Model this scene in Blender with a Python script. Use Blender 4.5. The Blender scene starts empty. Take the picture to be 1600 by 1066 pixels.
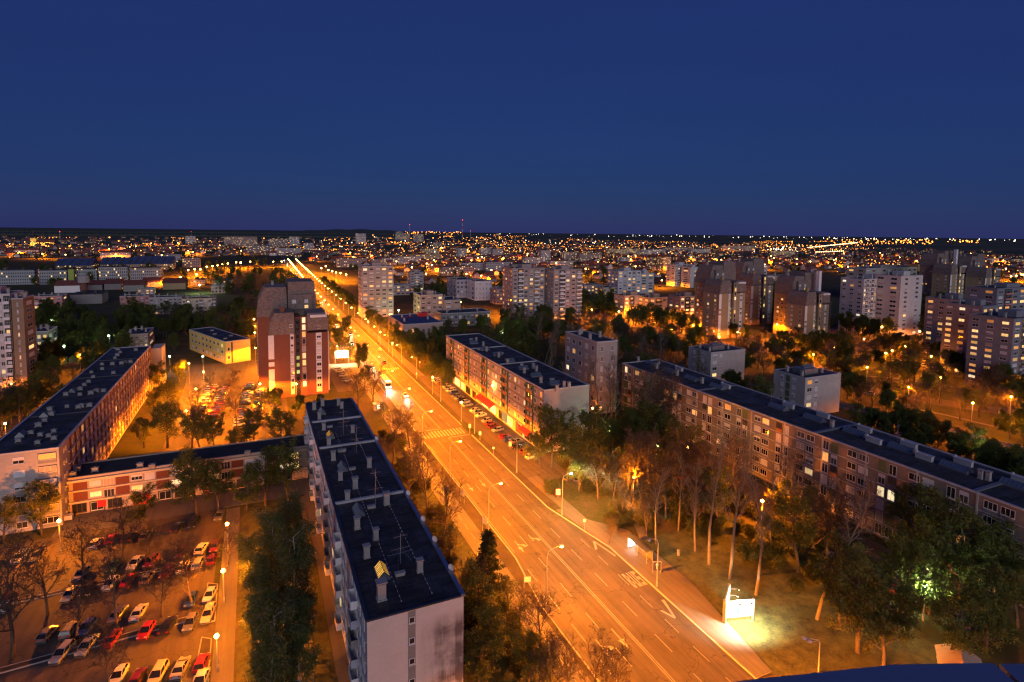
import bpy, math, random
from mathutils import Vector, Matrix
random.seed(7)
rnd = random.random
def uni(a, b): return a + (b - a) * rnd()
R = math.radians
sc = bpy.context.scene
COL = sc.collection

# ------------------------------------------------------------------ camera
CAM_H = 64.0; FPX = 880.0; PW, PH = 1600.0, 1066.0
PITCH, YAW, ROLL = R(4.5), R(24.4), R(0.65)
PCX, PCY = 800.0, 432.5
cd_ = bpy.data.cameras.new('camera')
cd_.sensor_fit = 'HORIZONTAL'; cd_.sensor_width = 36.0
cd_.lens = 36.0 * FPX / PW
cd_.shift_y = -(PH / 2 - PCY) / PW
cd_.clip_start = 0.1; cd_.clip_end = 90000
cam = bpy.data.objects.new('camera', cd_); COL.objects.link(cam)
fd = Vector((math.sin(YAW) * math.cos(PITCH), math.cos(YAW) * math.cos(PITCH), -math.sin(PITCH)))
fr = Vector((math.cos(YAW), -math.sin(YAW), 0)); fu = fr.cross(fd)
c_, s_ = math.cos(ROLL), math.sin(ROLL)
cr = fr * c_ + fu * s_; cu = fr * -s_ + fu * c_
cam.matrix_world = Matrix(((cr.x, cu.x, -fd.x, 0), (cr.y, cu.y, -fd.y, 0), (cr.z, cu.z, -fd.z, CAM_H), (0, 0, 0, 1)))
sc.camera = cam
CP = Vector((0, 0, CAM_H))
def G(px, py, z=0.0):
    """world point at height z that the photograph shows at pixel px, py"""
    v = cr * ((px - PCX) / FPX) - cu * ((py - PCY) / FPX) + fd
    return CP + v * ((z - CAM_H) / v.z)
def PX(p):
    q = Vector(p) - CP; d = q.dot(fd)
    return PCX + FPX * q.dot(cr) / d, PCY - FPX * q.dot(cu) / d
def top_z(p, ytop):
    lo, hi = 0.0, 200.0
    for _ in range(40):
        m = (lo + hi) / 2
        if PX((p[0], p[1], m))[1] > ytop: lo = m
        else: hi = m
    return lo

# ------------------------------------------------------------------ sky, sun, exposure
w = bpy.data.worlds.new('World'); sc.world = w; w.use_nodes = True
wn = w.node_tree; bg = wn.nodes['Background']
sky = wn.nodes.new('ShaderNodeTexSky'); sky.sky_type = 'NISHITA'; sky.sun_disc = False
sky.sun_elevation = R(3.0); sky.sun_rotation = R(205)
sky.air_density = 1.0; sky.dust_density = 0.25; sky.ozone_density = 5.2; sky.altitude = 90
# deep dusk blue: the low sun's sky, tinted, over an even blue of the upper air
tn = wn.nodes.new('ShaderNodeMix'); tn.data_type = 'RGBA'; tn.blend_type = 'MULTIPLY'; tn.inputs[0].default_value = 1.0; tn.inputs[7].default_value = (0.22, 0.28, 0.22, 1)
ad_ = wn.nodes.new('ShaderNodeMix'); ad_.data_type = 'RGBA'; ad_.blend_type = 'ADD'; ad_.inputs[0].default_value = 1.0; ad_.inputs[7].default_value = (0.148, 0.22, 1.38, 1)
wn.links.new(sky.outputs[0], tn.inputs[6]); wn.links.new(tn.outputs[2], ad_.inputs[6]); 
tc_ = wn.nodes.new('ShaderNodeTexCoord'); mp_ = wn.nodes.new('ShaderNodeMapping'); mp_.inputs['Scale'].default_value = (1.2, 1.2, 9.0); nz_ = wn.nodes.new('ShaderNodeTexNoise'); nz_.inputs['Scale'].default_value = 2.2; nz_.inputs['Detail'].default_value = 5
wn.links.new(tc_.outputs['Generated'], mp_.inputs[0]); wn.links.new(mp_.outputs[0], nz_.inputs['Vector'])
mr_ = wn.nodes.new('ShaderNodeMapRange'); mr_.inputs[1].default_value = .3; mr_.inputs[2].default_value = .7; mr_.inputs[3].default_value = .965; mr_.inputs[4].default_value = 1.015; wn.links.new(nz_.outputs['Fac'], mr_.inputs[0])
cl_ = wn.nodes.new('ShaderNodeMix'); cl_.data_type = 'RGBA'; cl_.blend_type = 'MULTIPLY'; cl_.inputs[0].default_value = 1.0
wn.links.new(ad_.outputs[2], cl_.inputs[6]); wn.links.new(mr_.outputs[0], cl_.inputs[7]); wn.links.new(cl_.outputs[2], bg.inputs[0]); bg.inputs[1].default_value = 0.083
sd = bpy.data.lights.new('evening_sun', 'SUN'); sd.energy = 1.15; sd.angle = R(40); sd.color = (0.92, 0.81, 0.84)
sun = bpy.data.objects.new('evening_sun', sd); COL.objects.link(sun)
sdir = Vector((-math.sin(R(14)) * math.cos(R(14)), -math.cos(R(14)) * math.cos(R(14)), math.sin(R(14))))
sun.rotation_euler = sdir.to_track_quat('Z', 'Y').to_euler()
vs = sc.view_settings
vs.view_transform = 'Standard'; vs.look = 'None'; vs.exposure = 0.0; vs.gamma = 1.0; vs.use_curve_mapping = False
cy = sc.cycles
cy.max_bounces = 4; cy.diffuse_bounces = 2; cy.glossy_bounces = 2; cy.transmission_bounces = 2; cy.transparent_max_bounces = 6
cy.sample_clamp_indirect = 1.5; cy.sample_clamp_direct = 0; cy.caustics_reflective = False; cy.caustics_refractive = False
cy.use_denoising = True; cy.use_light_tree = True; cy.filter_width = 1.3

# ------------------------------------------------------------------ helpers
class MB:
    """collects shapes; mesh(name) makes one mesh of them"""
    def __init__(s): s.v = []; s.f = []; s.m = []; s.k = 0
    def add(s, vs, fs):
        n = len(s.v); s.v += vs
        for f in fs: s.f.append([n + i for i in f]); s.m.append(s.k)
        return s
    def mat(s, k): s.k = k; return s
    def box(s, x0, x1, y0, y1, z0, z1):
        return s.add([(x0, y0, z0), (x1, y0, z0), (x1, y1, z0), (x0, y1, z0), (x0, y0, z1), (x1, y0, z1), (x1, y1, z1), (x0, y1, z1)],
                     [(0, 3, 2, 1), (4, 5, 6, 7), (0, 1, 5, 4), (1, 2, 6, 5), (2, 3, 7, 6), (3, 0, 4, 7)])
    def quad(s, a, b, c, d): return s.add([tuple(a), tuple(b), tuple(c), tuple(d)], [(0, 1, 2, 3)])
    def poly(s, pts): return s.add([tuple(p) for p in pts], [tuple(range(len(pts)))])
    def prism(s, pts, z0, z1):
        n = len(pts)
        return s.add([(x, y, z0) for x, y in pts] + [(x, y, z1) for x, y in pts],
                     [tuple(range(n - 1, -1, -1)), tuple(range(n, 2 * n))] + [(i, (i + 1) % n, n + (i + 1) % n, n + i) for i in range(n)])
    def prism_x(s, pts, x0, x1):
        n = len(pts)
        return s.add([(x0, y, z) for y, z in pts] + [(x1, y, z) for y, z in pts],
                     [tuple(range(n)), tuple(range(2 * n - 1, n - 1, -1))] + [(i, n + i, n + (i + 1) % n, (i + 1) % n) for i in range(n)])
    def prism_y(s, pts, y0, y1):
        n = len(pts)
        return s.add([(x, y0, z) for x, z in pts] + [(x, y1, z) for x, z in pts],
                     [tuple(range(n)), tuple(range(2 * n - 1, n - 1, -1))] + [(i, n + i, n + (i + 1) % n, (i + 1) % n) for i in range(n)])
    def tube(s, pts, rs, n=6, cap=True):
        rings = []
        base = len(s.v); vs_ = []; fs = []
        for i, p in enumerate(pts):
            a = pts[max(i - 1, 0)]; b = pts[min(i + 1, len(pts) - 1)]
            d = (Vector(b) - Vector(a)); d = d.normalized() if d.length > 1e-9 else Vector((0, 0, 1))
            u = d.orthogonal().normalized() if abs(d.z) < .95 else Vector((1, 0, 0)); u = (u - d * u.dot(d)).normalized(); v = d.cross(u)
            r = rs[i] if hasattr(rs, '__len__') else rs
            for k in range(n):
                t = 2 * math.pi * k / n; q = Vector(p) + (u * math.cos(t) + v * math.sin(t)) * r
                vs_.append((q.x, q.y, q.z))
        for i in range(len(pts) - 1):
            for k in range(n): fs.append((i * n + k, i * n + (k + 1) % n, (i + 1) * n + (k + 1) % n, (i + 1) * n + k))
        if cap: fs += [tuple(range(n - 1, -1, -1)), tuple(range((len(pts) - 1) * n, len(pts) * n))]
        return s.add(vs_, fs)
    def ball(s, c, r, n=8, m=5, sz=1.0):
        vs_ = [(c[0], c[1], c[2] - r * sz)]; fs = []
        for i in range(1, m):
            a = -math.pi / 2 + math.pi * i / m
            for k in range(n):
                t = 2 * math.pi * k / n
                vs_.append((c[0] + r * math.cos(a) * math.cos(t), c[1] + r * math.cos(a) * math.sin(t), c[2] + r * sz * math.sin(a)))
        vs_.append((c[0], c[1], c[2] + r * sz)); L = len(vs_) - 1
        for k in range(n): fs.append((0, 1 + (k + 1) % n, 1 + k)); fs.append((L, L - n + k, L - n + (k + 1) % n))
        for i in range(m - 2):
            for k in range(n): fs.append((1 + i * n + k, 1 + i * n + (k + 1) % n, 1 + (i + 1) * n + (k + 1) % n, 1 + (i + 1) * n + k))
        return s.add(vs_, fs)
    def mesh(s, name, *mats, smooth=False):
        me = bpy.data.meshes.new(name); me.from_pydata(s.v, [], s.f)
        for m in mats: me.materials.append(M[m] if isinstance(m, str) else m)
        if len(mats) > 1: me.polygons.foreach_set('material_index', s.m)
        if smooth: me.polygons.foreach_set('use_smooth', [True] * len(me.polygons))
        me.update(); return me
ALL = []
def link(name, data, parent=None, loc=None, rz=0.0, sc_=None):
    o = bpy.data.objects.new(name, data); COL.objects.link(o)
    if parent is not None: o.parent = parent
    if loc is not None: o.location = loc
    if rz: o.rotation_euler = (0, 0, rz)
    if sc_ is not None: o.scale = (sc_, sc_, sc_) if not hasattr(sc_, '__len__') else sc_
    return o
def tag(o, label, cat, group=None):
    o['label'] = label; o['category'] = cat
    if group: o['group'] = group
    ALL.append(o); return o
def thing(name, label, cat, loc=(0, 0, 0), rz=0.0, group=None, sc_=None):
    o = link(name, None, None, loc, rz, sc_); o.empty_display_size = .5
    return tag(o, label, cat, group)
def struct(name, me, kind='structure'):
    o = link(name, me); o['kind'] = kind; return o
def part(name, mb, parent, *mats, smooth=False, loc=None):
    return link(name, mb.mesh(name, *mats, smooth=smooth), parent, loc)
def setmat(o, k, m):
    o.material_slots[k].link = 'OBJECT'; o.material_slots[k].material = M[m] if isinstance(m, str) else m

# ------------------------------------------------------------------ materials
M = {}
def nodes(m):
    m.use_nodes = True; nt = m.node_tree; return nt, nt.nodes, nt.links, nt.nodes['Principled BSDF']
def coord(N, L, kind='Object', scale=(1, 1, 1)):
    t = N.new('ShaderNodeTexCoord'); mp = N.new('ShaderNodeMapping'); mp.inputs['Scale'].default_value = scale
    L.new(t.outputs[kind], mp.inputs[0]); return mp.outputs[0]
def noise(N, L, vec, s, d=4, r=.6):
    n = N.new('ShaderNodeTexNoise'); n.inputs['Scale'].default_value = s; n.inputs['Detail'].default_value = d; n.inputs['Roughness'].default_value = r
    L.new(vec, n.inputs['Vector']); return n.outputs['Fac']
def ramp(N, L, fac, stops):
    r = N.new('ShaderNodeValToRGB'); e = r.color_ramp.elements
    while len(e) < len(stops): e.new(.5)
    for k, (p, c) in enumerate(stops): e[k].position = p; e[k].color = (*c, 1) if len(c) == 3 else c
    L.new(fac, r.inputs[0]); return r.outputs[0]
def mix(N, L, fac, a, b, mode='MIX'):
    x = N.new('ShaderNodeMix'); x.data_type = 'RGBA'; x.blend_type = mode
    for sock, val in ((x.inputs[0], fac), (x.inputs[6], a), (x.inputs[7], b)):
        if hasattr(val, 'links') or hasattr(val, 'is_linked'): L.new(val, sock)
        elif isinstance(val, (int, float)): sock.default_value = val
        else: sock.default_value = (*val, 1)
    return x.outputs[2]
def math_(N, L, op, a, b=None, clamp=False):
    x = N.new('ShaderNodeMath'); x.operation = op; x.use_clamp = clamp
    for i, v in enumerate((a, b)):
        if v is None: continue
        if isinstance(v, (int, float)): x.inputs[i].default_value = v
        else: L.new(v, x.inputs[i])
    return x.outputs[0]
def bump(N, L, B, h, st=.3, d=.05):
    b = N.new('ShaderNodeBump'); b.inputs['Strength'].default_value = st; b.inputs['Distance'].default_value = d
    L.new(h, b.inputs['Height']); L.new(b.outputs[0], B.inputs['Normal'])
def mat(name, col, rough=.8, var=.25, ns=.6, fine=6.0, bmp=.25, metal=0.0, stretch=(1, 1, 1), rand=0.0, spec=.4):
    m = bpy.data.materials.new(name); M[name] = m
    nt, N, L, B = nodes(m)
    v = coord(N, L, 'Object', stretch)
    n1 = noise(N, L, v, ns, 5, .65); n2 = noise(N, L, v, fine, 3, .6)
    f = math_(N, L, 'ADD', math_(N, L, 'MULTIPLY', n1, .7), math_(N, L, 'MULTIPLY', n2, .3))
    lo = tuple(c * (1 - var) for c in col); hi = tuple(min(1, c * (1 + var)) for c in col)
    c = ramp(N, L, f, [(.28, lo), (.72, hi)])
    if rand:
        oi = N.new('ShaderNodeObjectInfo')
        k = math_(N, L, 'ADD', math_(N, L, 'MULTIPLY', oi.outputs['Random'], 2 * rand), 1 - rand)
        c = mix(N, L, 1.0, c, mix_gray(N, L, k), 'MULTIPLY')
    L.new(c, B.inputs['Base Color'])
    B.inputs['Roughness'].default_value = rough; B.inputs['Metallic'].default_value = metal
    B.inputs['Specular IOR Level'].default_value = spec
    if bmp: bump(N, L, B, n2, bmp, .03)
    return m
def mix_gray(N, L, k):
    c = N.new('ShaderNodeCombineColor'); L.new(k, c.inputs[0]); L.new(k, c.inputs[1]); L.new(k, c.inputs[2]); return c.outputs[0]
def emit(name, col, s, sample=False, var=False):
    m = bpy.data.materials.new(name); M[name] = m
    nt, N, L, B = nodes(m)
    B.inputs['Base Color'].default_value = (*[min(.8, c) for c in col], 1); B.inputs['Roughness'].default_value = .4
    B.inputs['Emission Color'].default_value = (*col, 1); B.inputs['Emission Strength'].default_value = s
    if var:   # curtains and rooms behind the glass
        v = coord(N, L, 'Object', (1, 1, 1)); oi = N.new('ShaderNodeObjectInfo')
        ad = N.new('ShaderNodeVectorMath'); ad.operation = 'ADD'; L.new(v, ad.inputs[0])
        cmb = N.new('ShaderNodeCombineXYZ'); L.new(math_(N, L, 'MULTIPLY', oi.outputs['Random'], 40), cmb.inputs[0]); L.new(cmb.outputs[0], ad.inputs[1])
        n = noise(N, L, ad.outputs[0], 1.6, 2)
        wv = N.new('ShaderNodeTexWave'); wv.inputs['Scale'].default_value = 2.2; wv.inputs['Distortion'].default_value = 2.0; L.new(ad.outputs[0], wv.inputs['Vector'])
        k = math_(N, L, 'ADD', math_(N, L, 'MULTIPLY', n, 1.3), math_(N, L, 'MULTIPLY', wv.outputs['Fac'], .35))
        k = math_(N, L, 'MULTIPLY', k, math_(N, L, 'ADD', math_(N, L, 'MULTIPLY', oi.outputs['Random'], 1.0), .5))
        L.new(math_(N, L, 'MULTIPLY', k, s), B.inputs['Emission Strength'])
        hue = mix(N, L, oi.outputs['Random'], col, (col[0], min(1, col[1] * 1.25), min(1, col[2] * 2.2)))
        L.new(hue, B.inputs['Emission Color'])
    if not sample: m.cycles.emission_sampling = 'NONE'
    return m

def globe(name, col, s):      # clear lamp glass that glows and lets the lamp's light through
    m = bpy.data.materials.new(name); M[name] = m; m.use_nodes = True; N, L = m.node_tree.nodes, m.node_tree.links; N.clear()
    e = N.new('ShaderNodeEmission'); e.inputs[0].default_value = (*col, 1); e.inputs[1].default_value = s
    t = N.new('ShaderNodeBsdfTransparent'); a = N.new('ShaderNodeAddShader'); o = N.new('ShaderNodeOutputMaterial')
    L.new(e.outputs[0], a.inputs[0]); L.new(t.outputs[0], a.inputs[1]); L.new(a.outputs[0], o.inputs[0]); m.cycles.emission_sampling = 'NONE'
mat('concrete', (.42, .40, .38), .85, .22, .35)
mat('plaster_grey', (.34, .32, .31), .9, .2, .3)
mat('plaster_white', (.52, .51, .51), .85, .14, .3)
mat('plaster_cream', (.55, .47, .33), .85, .15, .3)
mat('plaster_yellow', (.62, .45, .14), .85, .15, .3)
mat('plaster_pink', (.52, .22, .20), .85, .15, .3)
mat('plaster_rose', (.36, .295, .285), .85, .18, .3)
mat('plaster_brown', (.26, .19, .13), .9, .2, .4)
mat('plaster_ochre', (.36, .25, .11), .9, .2, .3)
mat('panel_tan', (.40, .33, .27), .85, .18, .5)
mat('panel_grey', (.22, .22, .22), .85, .2, .5)
mat('panel_white', (.70, .70, .72), .7, .12, .6)
mat('panel_green', (.10, .14, .07), .8, .2, .6)
mat('panel_orange', (.45, .20, .06), .7, .25, .8)
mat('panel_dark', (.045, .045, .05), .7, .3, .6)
mat('facade_blue', (.36, .38, .46), .85, .3, .4, 2.0)
mat('trim_light', (.45, .45, .47), .6, .15, .7)
mat('trim_dark', (.07, .06, .06), .7, .2, .8)
mat('roof_gravel', (.030, .031, .033), .85, .35, .5, 9.0, .5)
mat('roof_blue', (.04, .07, .16), .6, .25, .4)
mat('metal_grey', (.26, .28, .31), .45, .15, 1.5, 8, .05, .6)
mat('metal_dark', (.05, .05, .055), .5, .2, 1.5, 8, .05, .4)
mat('coping_blue', (.20, .25, .36), .32, .08, 2.0, 30, .03, .55)
mat('pole_grey', (.34, .33, .30), .5, .12, 2, 8, .05, .3)
mat('frame_white', (.66, .66, .66), .5, .08, 1, 5, .0)
mat('frame_brown', (.12, .08, .05), .6, .15, 1, 5, .0)
mat('blind', (.60, .60, .62), .6, .08, .8, 4, .1, stretch=(1, 1, 6))
mat('curtain', (.42, .34, .26), .9, .3, 1.2, 4, .1, stretch=(5, 5, 1))
mat('red_sign', (.55, .02, .02), .5, .15, 1, 5, .05)
mat('blue_sign', (.03, .10, .5), .5, .15, 1, 5, .05)
mat('white_paint', (.72, .72, .70), .6, .12, 2, 9, .1)
mat('kerb_stone', (.33, .31, .29), .9, .2, 1.2)
mat('rail_steel', (.45, .46, .5), .3, .15, 1, 5, .05, .9)
mat('ballast', (.12, .11, .10), .95, .4, 2.5, 20, .6)
mat('soil', (.055, .042, .028), .95, .45, .35, 3.0, .6)
mat('trunk_bark', (.085, .065, .048), .95, .3, 1.5, 12, .6, rand=.2)
mat('bark_birch', (.34, .31, .26), .85, .45, 1.2, 7, .5, stretch=(1, 1, .6))
mat('bark_pale', (.17, .145, .11), .85, .4, 1.2, 7, .5, stretch=(1, 1, .6), rand=.12)
mat('red_tile', (.17, .06, .042), .85, .35, .8, 5, .3, rand=.35)
mat('tyre', (.012, .012, .013), .8, .2, 3, 9, .1)
mat('hub', (.40, .41, .42), .35, .1, 3, 9, .05, .8)
mat('timber', (.22, .15, .08), .8, .3, 1.5, 8, .2)
def felt(name, c1, c2):
    m = bpy.data.materials.new(name); M[name] = m; nt, N, L, B = nodes(m)
    t = N.new('ShaderNodeTexCoord'); o = t.outputs['Object']
    br = N.new('ShaderNodeTexBrick'); L.new(o, br.inputs['Vector']); br.inputs['Scale'].default_value = 1.0; br.inputs['Brick Width'].default_value = 7.5; br.inputs['Row Height'].default_value = 1.02; br.inputs['Mortar Size'].default_value = .03
    br.inputs['Color1'].default_value = (*c1, 1); br.inputs['Color2'].default_value = (*c2, 1); br.inputs['Mortar'].default_value = (*[x * 2.0 for x in c2], 1)
    n1 = noise(N, L, o, .22, 6, .7); n2 = noise(N, L, o, 1.6, 5, .7); n3 = noise(N, L, coord(N, L, 'Object', (.35, 1.6, 1)), .7, 4)
    st = ramp(N, L, n1, [(.46, (0, 0, 0)), (.60, (1, 1, 1))]); st2 = ramp(N, L, n3, [(.52, (0, 0, 0)), (.66, (1, 1, 1))])
    c = mix(N, L, math_(N, L, 'MULTIPLY', st, .55), br.outputs[0], tuple(x * 1.9 for x in c2)); c = mix(N, L, math_(N, L, 'MULTIPLY', st2, .5), c, tuple(x * .45 for x in c1)); c = mix(N, L, math_(N, L, 'MULTIPLY', n2, .35), c, tuple(x * .6 for x in c1))
    L.new(c, B.inputs['Base Color']); L.new(ramp(N, L, n1, [(.4, (.85, .85, .85)), (.62, (.45, .45, .45))]), B.inputs['Roughness']); bump(N, L, B, n2, .3, .04)
felt('roof_tar', (.020, .018, .016), (.050, .045, .040))
def brick_mat(name, c1, c2, mort, sx=4.2, sy=13.0):
    m = bpy.data.materials.new(name); M[name] = m; nt, N, L, B = nodes(m)
    g = N.new('ShaderNodeNewGeometry'); t = N.new('ShaderNodeTexCoord')
    s = N.new('ShaderNodeSeparateXYZ'); L.new(t.outputs['Object'], s.inputs[0])
    c = N.new('ShaderNodeCombineXYZ'); L.new(math_(N, L, 'ADD', s.outputs[0], s.outputs[1]), c.inputs[0]); L.new(s.outputs[2], c.inputs[1])
    b = N.new('ShaderNodeTexBrick'); L.new(c.outputs[0], b.inputs['Vector']); b.inputs['Scale'].default_value = 1.0
    b.inputs['Brick Width'].default_value = 1 / sx; b.inputs['Row Height'].default_value = 1 / sy; b.inputs['Mortar Size'].default_value = .012
    b.inputs['Color1'].default_value = (*c1, 1); b.inputs['Color2'].default_value = (*c2, 1); b.inputs['Mortar'].default_value = (*mort, 1)
    n = noise(N, L, t.outputs['Object'], .35, 4)
    L.new(mix(N, L, math_(N, L, 'MULTIPLY', n, .55), b.outputs[0], tuple(x * .45 for x in c1)), B.inputs['Base Color'])
    B.inputs['Roughness'].default_value = .9
    return m
brick_mat('brick_red', (.27, .085, .045), (.21, .065, .035), (.16, .10, .08))
brick_mat('brick_panel', (.21, .055, .032), (.17, .045, .026), (.18, .08, .05))
brick_mat('brick_tan', (.50, .38, .20), (.43, .32, .17), (.18, .15, .11))
brick_mat('shingle', (.29, .235, .215), (.15, .12, .11), (.05, .04, .035), 1.6, 2.6)
brick_mat('block_wall', (.46, .44, .43), (.40, .385, .38), (.33, .32, .31), 1.1, 2.4)

# white rendered end wall with soot stains on its right half
m = bpy.data.materials.new('stained_plaster'); M['stained_plaster'] = m; nt, N, L, B = nodes(m)
t = N.new('ShaderNodeTexCoord'); s = N.new('ShaderNodeSeparateXYZ'); L.new(t.outputs['Object'], s.inputs[0])
v1 = coord(N, L, 'Object', (1.3, 1, .13)); v2 = coord(N, L, 'Object', (.5, .5, .9))
n1 = noise(N, L, v1, .55, 6, .7); n2 = noise(N, L, v2, .45, 6, .6); n3 = noise(N, L, t.outputs['Object'], 3.0, 4)
mx = N.new('ShaderNodeMapRange'); mx.inputs[1].default_value = 6.0; mx.inputs[2].default_value = 9.5; L.new(s.outputs[0], mx.inputs[0])
mz = N.new('ShaderNodeMapRange'); mz.inputs[1].default_value = 15.6; mz.inputs[2].default_value = 13.4; L.new(s.outputs[2], mz.inputs[0])
st = math_(N, L, 'MULTIPLY', math_(N, L, 'MULTIPLY', mx.outputs[0], mz.outputs[0]), math_(N, L, 'MULTIPLY', math_(N, L, 'SUBTRACT', math_(N, L, 'ADD', n1, n2), .78), 3.2, True), True)
basec = ramp(N, L, math_(N, L, 'ADD', math_(N, L, 'MULTIPLY', n2, .6), math_(N, L, 'MULTIPLY', n3, .4)), [(.3, (.50, .47, .45)), (.7, (.64, .60, .58))])
L.new(mix(N, L, st, basec, (.13, .115, .115)), B.inputs['Base Color']); B.inputs['Roughness'].default_value = .9; bump(N, L, B, n3, .3, .03)

# glass with a dark room behind it
m = bpy.data.materials.new('glass_dark'); M['glass_dark'] = m; nt, N, L, B = nodes(m)
oi = N.new('ShaderNodeObjectInfo')
L.new(ramp(N, L, oi.outputs['Random'], [(0, (.012, .013, .018)), (.6, (.03, .03, .035)), (1, (.09, .085, .08))]), B.inputs['Base Color'])
B.inputs['Roughness'].default_value = .08; B.inputs['Specular IOR Level'].default_value = .6
emit('window_warm', (1.0, .50, .11), 1.0, var=True)
emit('window_amber', (1.0, .36, .05), .7, var=True)
emit('window_pale', (1.0, .66, .24), 1.0, var=True)
emit('window_green', (.55, .75, .18), .4, var=True)
emit('skylight_lit', (1.0, .42, .04), .75, var=True)
emit('shop_white', (.72, .78, 1.0), 2.8, sample=True)
emit('shop_warm', (1.0, .66, .25), 2.2, sample=True)
emit('neon_violet', (.25, .10, 1.0), 2.4)
emit('panel_bright', (1.0, .98, .92), 5.0, sample=True)
globe('sodium_lens', (1.0, .42, .08), 22.0)
globe('mercury_lens', (.80, 1.0, .62), 14.0)
emit('town_light', (1.0, .30, .035), 8.0)
emit('town_light_white', (1.0, .85, .62), 7.0)
emit('red_beacon', (1.0, .05, .06), 5.0)
emit('headlight_on', (1.0, .95, .85), 24.0)
emit('tail_on', (1.0, .04, .02), 4.0)
emit('poster_glow', (.28, .27, .25), .3)  # lamp brightness partly put into the poster as a glow of its own
mat('road_paint', (.25, .245, .23), .7, .35, 1.2, 7, .1)
mat('panel_maroon', (.12, .04, .04), .8, .2, .5)
mat('facade_slate', (.20, .21, .25), .85, .25, .4)
mat('poster_blue', (.012, .04, .2), .6, .2); mat('poster_grey', (.07, .09, .08), .6, .35, 2.0)

# far facades: rows of windows too small to tell apart
def far_facade(name, wall, lit=.16, sx=.36, sz=.36):
    m = bpy.data.materials.new(name); M[name] = m; nt, N, L, B = nodes(m)
    t = N.new('ShaderNodeTexCoord'); s = N.new('ShaderNodeSeparateXYZ'); L.new(t.outputs['Object'], s.inputs[0])
    u = math_(N, L, 'MULTIPLY', math_(N, L, 'ADD', s.outputs[0], s.outputs[1]), sx); z = math_(N, L, 'MULTIPLY', s.outputs[2], sz)
    fu_ = math_(N, L, 'FRACT', u); fz = math_(N, L, 'FRACT', z)
    wu = math_(N, L, 'MULTIPLY', math_(N, L, 'GREATER_THAN', fu_, .28), math_(N, L, 'LESS_THAN', fu_, .76))
    wz = math_(N, L, 'MULTIPLY', math_(N, L, 'GREATER_THAN', fz, .32), math_(N, L, 'LESS_THAN', fz, .78))
    g = N.new('ShaderNodeNewGeometry'); gs = N.new('ShaderNodeSeparateXYZ'); L.new(g.outputs['Normal'], gs.inputs[0])
    up = math_(N, L, 'LESS_THAN', math_(N, L, 'ABSOLUTE', gs.outputs[2]), .5)
    win = math_(N, L, 'MULTIPLY', math_(N, L, 'MULTIPLY', wu, wz), up)
    wnz = N.new('ShaderNodeTexWhiteNoise'); wnz.noise_dimensions = '3D'
    oi = N.new('ShaderNodeObjectInfo')
    c = N.new('ShaderNodeCombineXYZ'); L.new(math_(N, L, 'FLOOR', u), c.inputs[0]); L.new(math_(N, L, 'FLOOR', z), c.inputs[1]); L.new(math_(N, L, 'MULTIPLY', oi.outputs['Random'], 99), c.inputs[2])
    L.new(c.outputs[0], wnz.inputs['Vector'])
    on = math_(N, L, 'MULTIPLY', win, math_(N, L, 'LESS_THAN', wnz.outputs['Value'], lit))
    nn = noise(N, L, t.outputs['Object'], .12, 4)
    wc = mix(N, L, nn, tuple(x * .75 for x in wall), tuple(min(1, x * 1.2) for x in wall))
    L.new(mix(N, L, win, wc, (.03, .03, .04)), B.inputs['Base Color']); B.inputs['Roughness'].default_value = .8
    B.inputs['Emission Color'].default_value = (1, .62, .22, 1); L.new(math_(N, L, 'MULTIPLY', on, 1.6), B.inputs['Emission Strength'])
    m.cycles.emission_sampling = 'NONE'
far_facade('far_white', (.40, .39, .42)); far_facade('far_grey', (.22, .22, .24)); far_facade('far_rose', (.32, .25, .24)); far_facade('far_cream', (.40, .33, .22), .25); far_facade('far_wall', (.17, .16, .165), .22, .3, .3)
far_facade('far_office', (.30, .34, .36), .10, .5, .28)

# leaves
def leaf_mat(name, col, tr=.35):
    m = bpy.data.materials.new(name); M[name] = m; nt, N, L, B = nodes(m)
    oi = N.new('ShaderNodeObjectInfo'); g = N.new('ShaderNodeNewGeometry')
    v = coord(N, L, 'Object'); n = noise(N, L, v, .7, 3)
    k = math_(N, L, 'ADD', math_(N, L, 'MULTIPLY', g.outputs['Random Per Island'], .6), math_(N, L, 'MULTIPLY', n, .5))
    c = ramp(N, L, k, [(.2, tuple(x * .55 for x in col)), (.8, (col[0] * 1.5, col[1] * 1.35, col[2] * 1.2))])
    c = mix(N, L, math_(N, L, 'MULTIPLY', oi.outputs['Random'], .3), c, (col[0] * 1.4, col[1] * 1.05, col[2] * .8))
    L.new(c, B.inputs['Base Color']); B.inputs['Roughness'].default_value = .7; B.inputs['Specular IOR Level'].default_value = .2
    tb = N.new('ShaderNodeBsdfTranslucent'); L.new(c, tb.inputs[0]); ms = N.new('ShaderNodeMixShader'); ms.inputs[0].default_value = tr
    L.new(B.outputs[0], ms.inputs[1]); L.new(tb.outputs[0], ms.inputs[2])
    L.new(ms.outputs[0], [x for x in N if x.type == 'OUTPUT_MATERIAL'][0].inputs[0])
leaf_mat('leaf_spring', (.115, .145, .035)); leaf_mat('leaf_dark', (.085, .125, .035)); leaf_mat('leaf_birch', (.095, .14, .038)); leaf_mat('needle', (.022, .035, .016), .15)
leaf_mat('leaf_bud', (.10, .075, .035)); leaf_mat('leaf_bush', (.06, .075, .025))

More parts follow.
